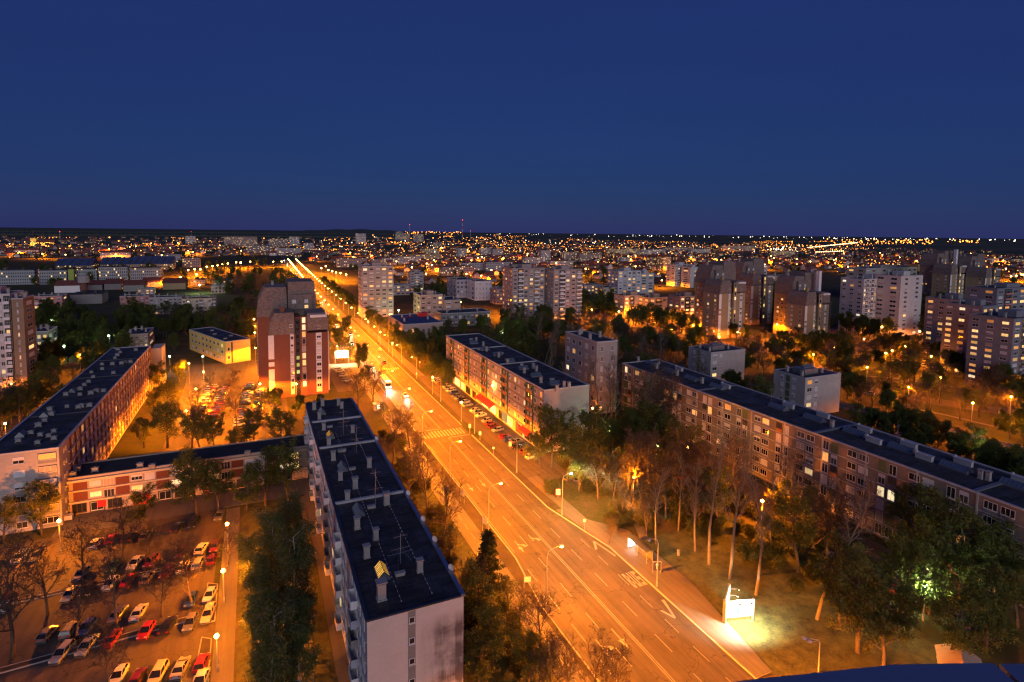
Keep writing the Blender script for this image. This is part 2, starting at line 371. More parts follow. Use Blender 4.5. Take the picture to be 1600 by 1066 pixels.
# car paints
PAINTS = {'white': (.50, .50, .48), 'silver': (.32, .33, .34), 'grey': (.16, .165, .17), 'black': (.012, .012, .014), 'red': (.27, .012, .012), 'maroon': (.12, .012, .015), 'blue': (.02, .05, .22), 'beige': (.42, .36, .26), 'green': (.03, .09, .05)}
for k, c in PAINTS.items():
    m = bpy.data.materials.new('paint_' + k); M['paint_' + k] = m; nt, N, L, B = nodes(m)
    v = coord(N, L, 'Object'); n = noise(N, L, v, 2.5, 4)
    L.new(mix(N, L, n, tuple(x * .85 for x in c), tuple(min(1, x * 1.12) for x in c)), B.inputs['Base Color'])
    B.inputs['Roughness'].default_value = .28; B.inputs['Coat Weight'].default_value = .5; B.inputs['Coat Roughness'].default_value = .08
    B.inputs['Metallic'].default_value = .35 if k in ('silver', 'grey') else 0
m = bpy.data.materials.new('car_glass'); M['car_glass'] = m; nt, N, L, B = nodes(m)
B.inputs['Base Color'].default_value = (.012, .014, .017, 1); B.inputs['Roughness'].default_value = .06
mat('lamp_glass', (.5, .5, .5), .2, .1); mat('tail_glass', (.3, .01, .01), .3, .1); mat('bumper', (.03, .03, .032), .6, .2)

# asphalt, paving, grass, far ground
def asphalt(name, c1, c2, crack=True):
    m = bpy.data.materials.new(name); M[name] = m; nt, N, L, B = nodes(m)
    t = N.new('ShaderNodeTexCoord'); vs_ = coord(N, L, 'Object', (1.1, .035, 1)); vl = coord(N, L, 'Object', (.25, .06, 1))
    a = noise(N, L, vs_, 1.0, 4, .6); b = noise(N, L, vl, .8, 3); g = noise(N, L, t.outputs['Object'], 14, 3); p = noise(N, L, t.outputs['Object'], .16, 5)
    f = math_(N, L, 'ADD', math_(N, L, 'ADD', math_(N, L, 'MULTIPLY', a, .4), math_(N, L, 'MULTIPLY', b, .2)), math_(N, L, 'ADD', math_(N, L, 'MULTIPLY', g, .15), math_(N, L, 'MULTIPLY', p, .25)))
    c = ramp(N, L, f, [(.36, c1), (.64, c2)])
    if crack:
        vo = N.new('ShaderNodeTexVoronoi'); vo.feature = 'DISTANCE_TO_EDGE'; vo.inputs['Scale'].default_value = .11
        wv = N.new('ShaderNodeVectorMath'); wv.operation = 'ADD'
        nc = N.new('ShaderNodeTexNoise'); nc.inputs['Scale'].default_value = .5; L.new(t.outputs['Object'], nc.inputs['Vector'])
        sc2 = N.new('ShaderNodeVectorMath'); sc2.operation = 'SCALE'; sc2.inputs[3].default_value = 5.0; L.new(nc.outputs['Color'], sc2.inputs[0])
        L.new(t.outputs['Object'], wv.inputs[0]); L.new(sc2.outputs[0], wv.inputs[1]); L.new(wv.outputs[0], vo.inputs['Vector'])
        ck = math_(N, L, 'LESS_THAN', vo.outputs['Distance'], .006)
        c = mix(N, L, math_(N, L, 'MULTIPLY', ck, .65), c, (.015, .015, .015))
    L.new(c, B.inputs['Base Color']); B.inputs['Roughness'].default_value = .72; B.inputs['Specular IOR Level'].default_value = .2
    bump(N, L, B, g, .35, .02)
asphalt('asphalt', (.045, .039, .033), (.118, .102, .086)); asphalt('asphalt_old', (.058, .049, .041), (.115, .098, .082)); asphalt('paving', (.085, .08, .075), (.15, .14, .13), False)
m = bpy.data.materials.new('ground_mix'); M['ground_mix'] = m; nt, N, L, B = nodes(m)
t = N.new('ShaderNodeTexCoord'); o_ = t.outputs['Object']
n1 = noise(N, L, o_, .07, 6, .65); n2 = noise(N, L, o_, 1.3, 5, .7); n3 = noise(N, L, o_, 9.0, 3)
f = math_(N, L, 'ADD', math_(N, L, 'ADD', math_(N, L, 'MULTIPLY', n1, .5), math_(N, L, 'MULTIPLY', n2, .32)), math_(N, L, 'MULTIPLY', n3, .18))
near = ramp(N, L, f, [(.37, (.022, .032, .010)), (.47, (.050, .058, .020)), (.56, (.085, .068, .036)), (.66, (.15, .115, .07))])
vo = N.new('ShaderNodeTexVoronoi'); vo.inputs['Scale'].default_value = 1.0; L.new(coord(N, L, 'Object', (.0016, .0042, 1)), vo.inputs['Vector'])
sv = N.new('ShaderNodeSeparateColor'); L.new(vo.outputs['Color'], sv.inputs[0])
field = ramp(N, L, sv.outputs[0], [(.15, (.045, .075, .035)), (.45, (.085, .105, .05)), (.6, (.15, .12, .085)), (.85, (.10, .08, .065))])
field = mix(N, L, math_(N, L, 'MULTIPLY', noise(N, L, o_, .004, 6, .7), .6), field, (.04, .048, .036))
sp = N.new('ShaderNodeVectorMath'); sp.operation = 'LENGTH'; L.new(o_, sp.inputs[0])
mr = N.new('ShaderNodeMapRange'); mr.inputs[1].default_value = 1500; mr.inputs[2].default_value = 2300; L.new(sp.outputs['Value'], mr.inputs[0])
L.new(mix(N, L, mr.outputs[0], near, field), B.inputs['Base Color']); B.inputs['Roughness'].default_value = .95; B.inputs['Specular IOR Level'].default_value = .15
bump(N, L, B, n2, .5, .15)
mat('shelter_glass', (.12, .13, .13), .15, .1, 1, 5, 0); mat('plaster_green', (.30, .40, .10), .8, .15); mat('church_gold', (.55, .42, .16), .8, .2); mat('forest_green', (.045, .062, .045), .95, .4, .02, .1, 0)
emit('road_glow', (1.0, .66, .28), 7.0)

# ------------------------------------------------------------------ ground, roads, paths
mb = MB(); mb.quad((-60000, -3000, 0), (60000, -3000, 0), (60000, 60000, 0), (-60000, 60000, 0)); struct('ground', mb.mesh('ground', 'ground_mix'))
def sheet(name, pts, z, m):
    mb = MB(); mb.poly([(p[0], p[1], z) for p in pts]); return struct(name, mb.mesh(name, m))
def slab(name, pts, z, m): 
    mb = MB(); mb.prism([(p[0], p[1]) for p in pts], -.2, z); return struct(name, mb.mesh(name, m))
RL, RC, RR = 45.3, 53.1, 60.4       # kerb, centre line, kerb of the avenue
sheet('road', [(43.4, 10), (64.2, 10), (64.2, 92), (RR, 112), (RR, 600), (61, 1000), (67, 1900), (55, 1900), (49, 1000), (RL, 600), (RL, 96), (43.4, 82)], .02, 'asphalt')
def strip(mb, pts, wd, z):
    for a, b in zip(pts[:-1], pts[1:]):
        d = Vector((b[0] - a[0], b[1] - a[1], 0)).normalized(); n = Vector((-d.y, d.x, 0)) * wd / 2
        mb.quad((a[0] - n.x, a[1] - n.y, z), (b[0] - n.x, b[1] - n.y, z), (b[0] + n.x, b[1] + n.y, z), (a[0] + n.x, a[1] + n.y, z))
def kerb(name, pts, h=.14, wd=.22):
    mb = MB()
    for a, b in zip(pts[:-1], pts[1:]):
        d = Vector((b[0] - a[0], b[1] - a[1], 0)).normalized(); n = Vector((-d.y, d.x, 0)) * wd / 2
        mb.prism([(a[0] - n.x, a[1] - n.y), (b[0] - n.x, b[1] - n.y), (b[0] + n.x, b[1] + n.y), (a[0] + n.x, a[1] + n.y)], 0, h)
    return struct(name, mb.mesh(name, 'kerb_stone'))
kerb('kerb', [(43.2, 20), (43.2, 82), (45.1, 96), (45.1, 163)]); kerb('kerb', [(45.1, 173), (45.1, 420)])
kerb('kerb', [(64.4, 20), (64.4, 92), (60.6, 112), (60.6, 163)]); kerb('kerb', [(60.6, 173), (60.6, 420)])
slab('pavement', [(38.2, 30), (42.2, 30), (42.2, 420), (38.2, 420)], .10, 'paving')
sheet('verge', [(42.2, 30), (43.0, 30), (43.0, 82), (44.9, 96), (44.9, 300), (42.2, 300)], .012, 'soil')
slab('bus_platform', [(64.6, 55), (67.6, 55), (71.5, 76), (71.8, 96), (66.5, 103), (63.6, 110), (61.8, 110), (64.6, 92)], .13, 'paving')
slab('footpath', [(63.4, 103), (66.2, 103), (66.2, 128), (63.0, 128)], .09, 'paving')
sheet('verge', [(60.8, 112.5), (63.0, 110), (62.8, 158), (60.8, 158)], .014, 'soil'); sheet('verge', [(60.8, 176), (62.8, 176), (62.8, 330), (60.8, 330)], .014, 'soil')
slab('footpath', [(72, 92), (74, 92), (86, 118), (84, 119)], .05, 'paving')
sheet('service_road', [(62.9, 122), (74.6, 126), (74.6, 240), (62.9, 240)], .024, 'asphalt_old')
slab('pavement', [(63.0, 240), (67, 240), (67, 420), (63.0, 420)], .09, 'paving')
sheet('car_park', [(-36, 80), (-8.6, 80), (-8.4, 120), (-10, 141), (-50, 141), (-48, 80)], .02, 'asphalt_old')
slab('footpath', [(-7.2, 60), (-4.2, 60), (-4.8, 140), (-7.6, 140)], .07, 'paving')
slab('footpath', [(-40, 141), (11, 141), (11, 150.3), (-40, 150.3)], .08, 'paving')
slab('footpath', [(3.5, 78), (6.0, 78), (9.5, 140), (8.2, 140)], .05, 'paving')
slab('footpath', [(9.2, 70), (11.2, 70), (11.2, 150), (9.2, 150)], .09, 'paving')
sheet('car_park', [(-26, 176), (9, 176), (9, 262), (6, 300), (-30, 300), (-28, 262)], .02, 'asphalt_old')
sheet('street', [(-60, 276), (46, 284), (46, 294), (-60, 288)], .03, 'asphalt')
sheet('car_park', [(28, 228), (38, 228), (38, 284), (28, 284)], .016, 'asphalt_old')
st_up = [G(1290, 597), G(1450, 626), G(1660, 656), G(1900, 690)]
mb = MB(); strip(mb, st_up, 11, .02); struct('street', mb.mesh('street', 'asphalt_old'))
p_ = [G(1185, 552), G(1330, 556), G(1500, 590), G(1570, 585), G(1560, 540), G(1350, 505), G(1190, 530)]
sheet('car_park', p_, .018, 'asphalt_old')
p_ = [G(880, 503), G(980, 510), G(1080, 530), G(1200, 552), G(1200, 530), G(1090, 505), G(985, 494), G(880, 487)]
sheet('car_park', p_, .017, 'asphalt_old')
p_ = [(98, 60), (117, 60), (117, 150), (98, 146)]
sheet('service_road', p_, .019, 'asphalt_old')
p_ = [(-110, 200), (-56, 200), (-60, 236), (-112, 236)]
sheet('street', p_, .019, 'asphalt_old')
mb = MB(); strip(mb, [G(1305, 585), G(1390, 590), G(1500, 606)], 1.6, .03); struct('footpath', mb.mesh('footpath', 'paving'))
mb = MB(); strip(mb, [G(1420, 637), G(1475, 648), G(1560, 668)], 1.8, .03); struct('footpath', mb.mesh('footpath', 'paving'))
# railway with its rails, running along the park
for dx in (0, 5.0):
    a, b = Vector((192 + dx, 175, 0)), Vector((212 + dx * .9, 60, 0))
    mb = MB(); strip(mb, [a, b], 4.2, .10); mb.box(0, .01, 0, .01, -.1, -.09); tr = struct('railway_track', mb.mesh('railway_track', 'ballast'))
    d = (b - a).normalized(); n = Vector((-d.y, d.x, 0))
    for s in (-.75, .75):
        r = MB(); p0 = a + n * s; p1 = b + n * s; e = n * .06
        r.prism([(p0 - e)[:2], (p1 - e)[:2], (p1 + e)[:2], (p0 + e)[:2]], .1, .28); link('rail', r.mesh('rail', 'rail_steel'), tr)
# painted markings
def mark(name, quads, z=.028):
    mb = MB()
    for q in quads: mb.quad(*[(x, y, z) for x, y in q])
    struct(name, mb.mesh(name, 'road_paint'))
def rect(x0, x1, y0, y1): return [(x0, y0), (x1, y0), (x1, y1), (x0, y1)]
mark('centre_line', [rect(RC - .24, RC - .12, 20, 163.5), rect(RC + .12, RC + .24, 20, 163.5), rect(RC - .24, RC - .12, 172, 420), rect(RC + .12, RC + .24, 172, 420)])
def dashes(x, y0, y1, on=4.2, gap=4.6, wd=.13): 
    q = []; y = y0
    while y < y1: q.append(rect(x - wd / 2, x + wd / 2, y, min(y + on, y1))); y += on + gap
    return q
mark('lane_line', dashes(49.3, 20, 150) + [rect(49.24, 49.36, 150, 163)] + dashes(49.3, 173, 420)); mark('lane_line', dashes(56.8, 20, 163) + dashes(56.8, 173, 420))
mark('lane_line', dashes(60.6, 20, 98, 3.5, 3.2, .12)); mark('lane_line', dashes(45.7, 20, 92, 4.5, 4, .12) + [rect(45.64, 45.76, 98, 160)])
mark('bike_line', dashes(40.2, 30, 300, 2.6, 1.6, .1), .106)
mark('pedestrian_crossing', [rect(46.2 + k * 1.05, 46.75 + k * 1.05, 165.2, 170.8) for k in range(13)] + [rect(53.4, 60, 163.6, 164.0), rect(45.8, 52.6, 172.0, 172.4)])
mark('pedestrian_crossing', [rect(46.2 + k * 1.05, 46.75 + k * 1.05, 256, 260) for k in range(13)])
def arrow(x, y, turn=0, flip=1):
    """direction arrow pointing to -y (towards the camera) or +y with flip=-1"""
    f = flip; q = [[(x - .10, y), (x + .10, y), (x + .10, y - 2.6 * f), (x - .10, y - 2.6 * f)]]
    if turn == 0 or turn == 2: q.append([(x - .5, y - 2.6 * f), (x + .5, y - 2.6 * f), (x + .02, y - 4.6 * f), (x - .02, y - 4.6 * f)])
    if turn: q.append([(x, y - 1.6 * f), (x, y - 1.2 * f), (x + 1.0, y - 2.1 * f), (x + 1.0, y - 2.5 * f)]); q.append([(x + .9, y - 1.6 * f), (x + .9, y - 3.0 * f), (x + 1.7, y - 2.75 * f), (x + 1.7, y - 2.65 * f)])
    return q
for k, (x, y, t_) in enumerate([(51.1, 72, 0), (47.4, 71, 2), (51.2, 103, 1), (47.5, 102, 2), (51.2, 132, 0), (47.5, 131, 0)]): mark('lane_arrow', arrow(x, y, t_))
# V marks and the word BUS in the bay
mark('bay_mark', [[(61.2, 92.5), (61.7, 92.5), (62.9, 95.2), (62.5, 95.5)], [(62.5, 95.5), (62.9, 95.2), (63.9, 89.3), (63.5, 88.9)]])
mark('bay_mark', [[(61.2, 72.4), (61.7, 72.3), (62.6, 70.0), (62.2, 69.8)], [(62.2, 69.8), (62.6, 70.0), (63.8, 74.4), (63.3, 74.6)]])
GL = {'B': ['110', '101', '110', '101', '110'], 'U': ['101', '101', '101', '101', '111'], 'S': ['111', '100', '111', '001', '111']}
q = []
for k, ch in enumerate('BUS'):
    for r_, row in enumerate(GL[ch]):
        for c, b in enumerate(row):
            if b == '1': x0 = 61.15 + k * 1.0 + c * .26; y0 = 83.6 - r_ * .9; q.append(rect(x0, x0 + .24, y0 - .88, y0))
mark('bus_lettering', q)
# car-park islands and bay lines
for pts in ([(-43, 117.5), (-10, 119.0), (-10, 119.9), (-43, 118.4)], [(-41, 98.9), (-10.5, 101.2), (-10.5, 102.4), (-41, 100.1)], [(-9.6, 84), (-7.6, 84), (-7.8, 95), (-9.2, 96)], [(-9.2, 99.5), (-7.6, 99.5), (-7.8, 110), (-9.4, 111)]):
    slab('parking_island', pts, .13, 'soil'); kerb('kerb', pts + [pts[0]], .16, .16)
mark('bay_line', [rect(-30 + k * 2.7, -29.9 + k * 2.7, 86, 90.5) for k in range(9)] + [rect(-22, -14, 134.0, 134.15)])
# the white house opposite keeps a paved yard
slab('yard', [(175, 128), (172, 128), (172, 200), (175, 200)], .05, 'paving')

mat('lawn_green', (.058, .062, .020), .95, .9, .5, 3.0, .9)
sheet('lawn', [(68, 55), (72.2, 76), (72.4, 92), (97, 92), (97, 30), (66, 30), (66.2, 50)], .006, 'lawn_green')
sheet('lawn', [(-4, 60), (9, 60), (9, 140), (-4, 140)], .006, 'lawn_green'); sheet('lawn', [(24, 40), (38, 40), (38, 160), (24, 160)], .006, 'lawn_green')
sheet('lawn', [tuple(G(1310, 575)), tuple(G(1480, 590)), tuple(G(1600, 630)), tuple(G(1480, 612)), tuple(G(1315, 592))], .006, 'lawn_green')

mat('roof_glass', (.09, .12, .17), .25, .2, 1, 5, .0, spec=.6)
mat('panel_vent', (.27, .27, .27), .8, .25, 1.2)
mat('roof_patch', (.07, .065, .07), .9, .9, .9, 6, .3)
mat('roof_edge', (.045, .055, .075), .5, .25, 1.0, 6, .1, .3)
mat('plaster_brown2', (.215, .18, .15), .9, .22, .35)

# ------------------------------------------------------------------ building parts
WC = {}
ANG = {'S': 0.0, 'W': -math.pi / 2, 'E': math.pi / 2, 'N': math.pi}
def frame_mesh(wd, h, mull, fm, sill=True):
    key = ('f', round(wd, 2), round(h, 2), mull, fm, sill)
    if key not in WC:
        b = MB(); a, c, t = wd / 2, h / 2, .07
        b.box(-a, -a + t, -.07, .01, -c, c); b.box(a - t, a, -.07, .01, -c, c); b.box(-a + t, a - t, -.07, .01, c - t, c); b.box(-a + t, a - t, -.07, .01, -c, -c + t)
        for k in range(mull): x = -a + wd * (k + 1) / (mull + 1); b.box(x - .035, x + .035, -.065, .01, -c + t, c - t)
        if sill: b.box(-a - .06, a + .06, -.16, -.02, -c - .08, -c - .005)
        WC[key] = b.mesh('window', fm)
    return WC[key]
def plain_mesh(kind, wd, h, m, y0=-.03, y1=.0):
    key = (kind, round(wd, 2), round(h, 2), m)
    if key not in WC: b = MB(); b.box(-wd / 2, wd / 2, y0, y1, -h / 2, h / 2); WC[key] = b.mesh(kind, m)
    return WC[key]
PANE = {'dark': 'glass_dark', 'warm': 'window_warm', 'amber': 'window_amber', 'pale': 'window_pale', 'curt': 'curtain', 'blind': 'blind', 'green': 'window_green'}
def pick(lit=.10, blind=.22):
    r = rnd()
    if r < lit: return random.choice(('warm', 'warm', 'amber', 'pale'))
    if r < lit + blind: return random.choice(('blind', 'half', 'half', 'blind'))
    if r < lit + blind + .10: return 'curt'
    return 'dark'
def at(side, pl, u): return (u, pl) if side in 'SN' else (pl, u)
def window(par, side, pl, u, z, wd, h, kind='dark', mull=1, fm='frame_white', small=False):
    x, y = at(side, pl, u)
    o = link('window', frame_mesh(wd, h, 0 if small else mull, fm, not small), par, (x, y, z), ANG[side])
    half = kind == 'half'
    if half: kind = 'dark'
    p = link('pane', plain_mesh('pane', wd - .12, h - .12, 'glass_dark'), o)
    if kind != 'dark': setmat(p, 0, PANE[kind])
    if half and not small:
        f = random.choice((.35, .5, .7)); link('shutter', plain_mesh('shutter', wd - .13, (h - .13) * f, 'blind', -.055, -.031), o, (0, 0, (h - .13) * (1 - f) / 2))
    return o
def panel(par, side, pl, u, z, wd, h, m, name='panel', y0=-.05, y1=.0):
    x, y = at(side, pl, u)
    return link(name, plain_mesh(name, wd, h, m, y0, y1), par, (x, y, z), ANG[side])
def balcony(par, side, pl, u, z, wd, dep=1.0, h=1.0, m='panel_grey'):
    key = ('balc', round(wd, 2), dep, h, m)
    if key not in WC:
        b = MB(); b.box(-wd / 2, wd / 2, -dep, .0, -.14, 0); b.box(-wd / 2, wd / 2, -dep, -dep + .07, 0.001, h); b.box(-wd / 2, -wd / 2 + .07, -dep + .07, -.001, .001, h); b.box(wd / 2 - .07, wd / 2, -dep + .07, -.001, .001, h)
        WC[key] = b.mesh('balcony', m)
    x, y = at(side, pl, u); return link('balcony', WC[key], par, (x, y, z), ANG[side])
def shell(par, x0, x1, y0, y1, h, wall, roof='roof_tar', par_h=.35, trim='trim_light', z0=0.0, t=.35):
    """walls, flat roof and parapet of one block in local coordinates"""
    b = MB(); b.box(x0, x1, y0, y1, z0 - .3 if z0 == 0 else z0, h); part('wall', b, par, wall)
    b = MB(); b.box(x0 + t, x1 - t, y0 + t, y1 - t, h - .05, h + .06); part('roof', b, par, roof)
    b = MB(); o = .08
    b.box(x0 - o, x1 + o, y0 - o, y0 + t, h + .003, h + par_h); b.box(x0 - o, x1 + o, y1 - t, y1 + o, h + .003, h + par_h)
    b.box(x0 - o, x0 + t, y0 + t, y1 - t, h + .003, h + par_h); b.box(x1 - t, x1 + o, y0 + t, y1 - t, h + .003, h + par_h); part('parapet', b, par, trim)
def chimney_mesh(kind):
    if ('chim', kind) in WC: return WC[('chim', kind)]
    b = MB()
    if kind == 0:   # tall shaft with cap on feet
        b.box(-.42, .42, -.36, .36, 0, 1.7); b.box(-.55, .55, -.5, .5, 1.85, 1.97); b.box(-.5, -.4, -.44, -.34, 1.7, 1.86); b.box(.4, .5, .34, .44, 1.7, 1.86); b.box(-.5, .5, -.46, .46, 0, .14)
    elif kind == 1:  # low vent box
        b.box(-.8, .8, -.35, .35, 0, .5); b.box(-.9, .9, -.45, .45, .5, .6)
    elif kind == 2:  # pot with splayed cap on four feet
        for sx in (-1, 1):
            for sy in (-1, 1): b.box(sx * .62 - .1, sx * .62 + .1, sy * .42 - .1, sy * .42 + .1, 0, .35)
        b.box(-.6, .6, -.42, .42, .15, .95); b.box(-.78, .78, -.58, .58, .96, 1.1); b.box(-.3, .3, -.25, .25, 1.1, 1.25)
    else:            # long duct block
        b.box(-1.7, 1.7, -.45, .45, 0, 1.15); b.box(-1.85, 1.85, -.6, .6, 1.15, 1.27); b.box(1.5, 1.8, -.3, .3, 1.27, 1.6)
    WC[('chim', kind)] = b.mesh('chimney', 'panel_vent' if kind == 2 else ('trim_light' if kind == 3 else 'plaster_grey')); return WC[('chim', kind)]
def chimney(par, p, kind=0, rz=0, s=1.0): return link('chimney', chimney_mesh(kind), par, p, rz, s)
def skylight(par, p, ln=3.2, lit=False, rz=0, wd=1.5):
    """gabled roof light: kerb, glass slopes and glazing bars"""
    b = MB(); b.box(-wd / 2 - .1, wd / 2 + .1, -ln / 2 - .1, ln / 2 + .1, 0, .35); b.prism_y([(-wd / 2, .35), (wd / 2, .35), (0, 1.15)], -ln / 2, -ln / 2 + .06); b.prism_y([(-wd / 2, .35), (wd / 2, .35), (0, 1.15)], ln / 2 - .06, ln / 2)
    o = link('skylight', b.mesh('skylight', 'metal_grey'), par, p, rz)
    for sx in (-1, 1):
        g = MB(); g.quad((sx * wd / 2, -ln / 2 + .06, .36), (sx * wd / 2, ln / 2 - .06, .36), (0, ln / 2 - .06, 1.14), (0, -ln / 2 + .06, 1.14)); part('pane', g, o, 'skylight_lit' if lit else 'roof_glass')
    g = MB(); n = 7
    for k in range(n + 1):
        y = -ln / 2 + .05 + (ln - .1) * k / n
        for sx in (-1, 1): g.tube([(sx * wd / 2, y, .39), (0, y, 1.18)], .035, 4)
    g.tube([(0, -ln / 2, 1.17), (0, ln / 2, 1.17)], .045, 4); part('glazing_bar', g, o, 'metal_dark' if lit else 'metal_grey')
    return o
def antenna(par, p, h=6.0):
    b = MB(); b.tube([(0, 0, 0), (0, 0, h)], .05, 5)
    for z, l in ((h * .35, 1.8), (h * .5, 1.3), (h * .9, .9)):
        b.tube([(-l, 0, z), (l, .1, z)], .03, 4)
        for k in range(6): x = -l + 2 * l * k / 5; b.tube([(x, -.35, z), (x, .35, z)], .02, 3)
    for a in (0, 2.1, 4.2): b.tube([(0, 0, h * .6), (1.6 * math.cos(a), 1.6 * math.sin(a), .02)], .015, 3)
    return link('antenna', b.mesh('antenna', 'metal_grey'), par, p)
def dish(par, p, rz):
    b = MB(); n = 10; vs_ = [(0, .12, 0)] + [(math.cos(2 * math.pi * k / n) * .48, -.06, math.sin(2 * math.pi * k / n) * .52) for k in range(n)]
    b.add(vs_, [(0, 1 + k, 1 + (k + 1) % n) for k in range(n)]); b.tube([(0, .1, -.1), (0, .35, -.5)], .04, 4); b.tube([(0, 0, -.45), (0, -.5, 0)], .025, 4)
    return link('satellite_dish', b.mesh('satellite_dish', 'frame_white'), par, p, rz)
def loc_of(par, px, py, z): 
    g = G(px, py, z); return (g.x - par.location.x, g.y - par.location.y, z)

# ------------------------------------------------------------------ near block with the dark roof (A)
ax0, ax1, ay0, ay1, az = 11.1, 23.4, 65.6, 159.5, 17.0
A = thing('apartment_block', 'long apartment block with dark flat roof and stained white end wall, in the foreground', 'apartment block', (ax0, ay0, 0))
wd, dp = ax1 - ax0, ay1 - ay0
b = MB(); b.box(0, wd, 0, .25, -.3, az); part('end_wall', b, A, 'stained_plaster')
b = MB(); b.box(0, wd, .25, dp, -.3, az - .002); part('wall', b, A, 'facade_blue')
b = MB(); b.box(.3, wd - .3, .3, dp - .3, az, az + .06); part('roof', b, A, 'roof_tar')
b = MB(); b.box(-.15, .3, -.05, dp, az + .003, az + .28); part('parapet', b, A, 'roof_edge')
b = MB(); b.box(wd - .35, wd + .2, -.05, dp, az + .003, az + .34); part('parapet', b, A, 'coping_blue')
b = MB(); b.box(.3, wd - .35, -.05, .3, az + .004, az + .2); part('parapet', b, A, 'roof_edge')
b = MB(); b.box(.3, wd - .35, dp - .3, dp, az + .004, az + .3); part('parapet', b, A, 'roof_edge')
for k in range(6):     # seams of the roofing felt
    b = MB(); x = 1.4 + k * 1.75; b.box(x, x + .07, .4, 30, az + .061, az + .075); part('felt_seam', b, A, 'roof_gravel')
for yy in (31.5, 86 - 65.6 + 38, 142.0 - 65.6):
    b = MB(); b.box(.2, wd - .25, yy, yy + .5, az + .05, az + .45); part('roof_ledge', b, A, 'trim_light')
b = MB(); b.box(.4, wd - .45, 64.5, 70.5, az + .062, az + .09); part('patched_felt', b, A, 'roof_patch')
for px, py in [(506, 672), (551, 676), (514, 696), (521, 719), (577, 730), (532, 750), (555, 763), (543, 783), (604, 788), (558, 826), (587, 843), (573, 871), (656, 893), (491, 640), (504, 634), (529, 633), (534, 638), (499, 655)]:
    chimney(A, loc_of(A, px, py, az + .06), 0, uni(-.06, .06), uni(.9, 1.1))
cb = chimney(A, loc_of(A, 596, 936, az + .06), 0, 0, 1.25); cb2 = chimney(A, loc_of(A, 534, 706, az + .06), 1)
for px, py in [(580, 794), (625, 899), (515, 668), (550, 734)]: chimney(A, loc_of(A, px, py, az + .06), 1, 0, .8)
for px, py, lit in [(516, 683, 1), (535, 733, 0), (560, 801, 0), (597, 897, 1), (503, 646, 0)]: skylight(A, loc_of(A, px, py, az + .06), 3.0, lit)
for px, py, h in [(587, 795, 7.0), (626, 881, 4.5), (557, 708, 6), (537, 680, 6)]: antenna(A, loc_of(A, px, py, az + .06), h)
for px, py in [(588, 686), (629, 773), (660, 812), (669, 846), (705, 888)]:
    g = G(px, py, az + .6); dish(A, (wd + .15, g.y - ay0, az + .75), -.9)
b = MB()
for x in (4.6, 8.6):
    for k in range(60): b.box(x + math.sin(k * .7) * .05, x + .12, 2 + k * 1.1, 2.12 + k * 1.1, az + .07, az + .2)
    b.tube([(x + .06, 2, az + .2), (x + .06, 67, az + .2)], .012, 3)
part('lightning_wire', b, A, 'trim_light')
# strip of little windows in the end wall
b = MB(); b.box(5.0, 5.95, -.04, .0, .5, az - .1); part('window_strip', b, A, 'panel_grey')
for k in range(5): window(A, 'S', -.04, 5.48, az - 1.25 - k * 2.72, .72, .8, 'dark', 0)
# west front, seen very obliquely: loggias, windows and panels floor by floor
for fl in range(6):
    z = 1.9 + fl * 2.72
    b = MB(); b.box(-.12, 0, .3, dp, z - 1.36, z - 1.24); part('floor_band', b, A, 'trim_light')
    y = 2.4
    k = 0
    while y < dp - 3:
        t_ = k % 5
        if t_ in (0, 1, 3): window(A, 'W', 0, y, z + .05, 1.7, 1.4, pick(.05, .3), 1)
        elif t_ == 2: balcony(A, 'W', 0, y, z - 1.2, 2.9, .9, 1.0, random.choice(('panel_white', 'panel_white', 'panel_grey', 'facade_blue'))); window(A, 'W', 0, y, z - .1, 2.2, 2.0, pick(.1, .2), 2)
        else: panel(A, 'W', 0, y, z + .02, 1.2, 2.3, random.choice(('panel_grey', 'panel_white', 'panel_dark')))
        y += 3.05 if t_ != 2 else 3.5; k += 1

# ------------------------------------------------------------------ left long block with red panels (B)
bx0, bx1, by0, by1, bz = -52.4, -39.4, 146.0, 262.0, 17.0
Bk = thing('apartment_block', 'long left apartment block with red brick panels and many roof chimneys', 'apartment block', (bx0, by0, 0))
wd, dp = bx1 - bx0, by1 - by0
shell(Bk, 0, wd, 0, dp, bz, 'block_wall', 'roof_tar', .3)
for x, y in [(415, 465), (500, 465), (568, 458), (605, 445), (648, 442), (500, 432), (530, 405), (555, 385), (585, 355), (572, 325), (640, 305), (640, 275), (710, 330), (705, 275), (760, 270), (785, 262), (818, 260), (720, 235), (735, 218), (752, 200), (738, 182), (850, 185), (422, 540), (490, 545), (512, 540), (560, 535), (315, 560), (325, 590), (282, 628), (242, 660), (340, 695), (195, 705), (255, 718), (308, 725), (340, 740), (115, 755), (237, 767)]:
    chimney(Bk, loc_of(Bk, x / 4, 500 + (y + 8) / 4, bz + .06), 2, uni(-.2, .2), uni(.68, .95))
for x, y in [(455, 450), (135, 725), (283, 600)]: skylight(Bk, loc_of(Bk, x / 4, 500 + y / 4, bz + .06), 2.4)
for yy in (26.5, 66, 92): 
    b = MB(); b.box(.35, wd - .35, yy, yy + .4, bz + .05, bz + .35); part('roof_ledge', b, Bk, 'roof_edge')
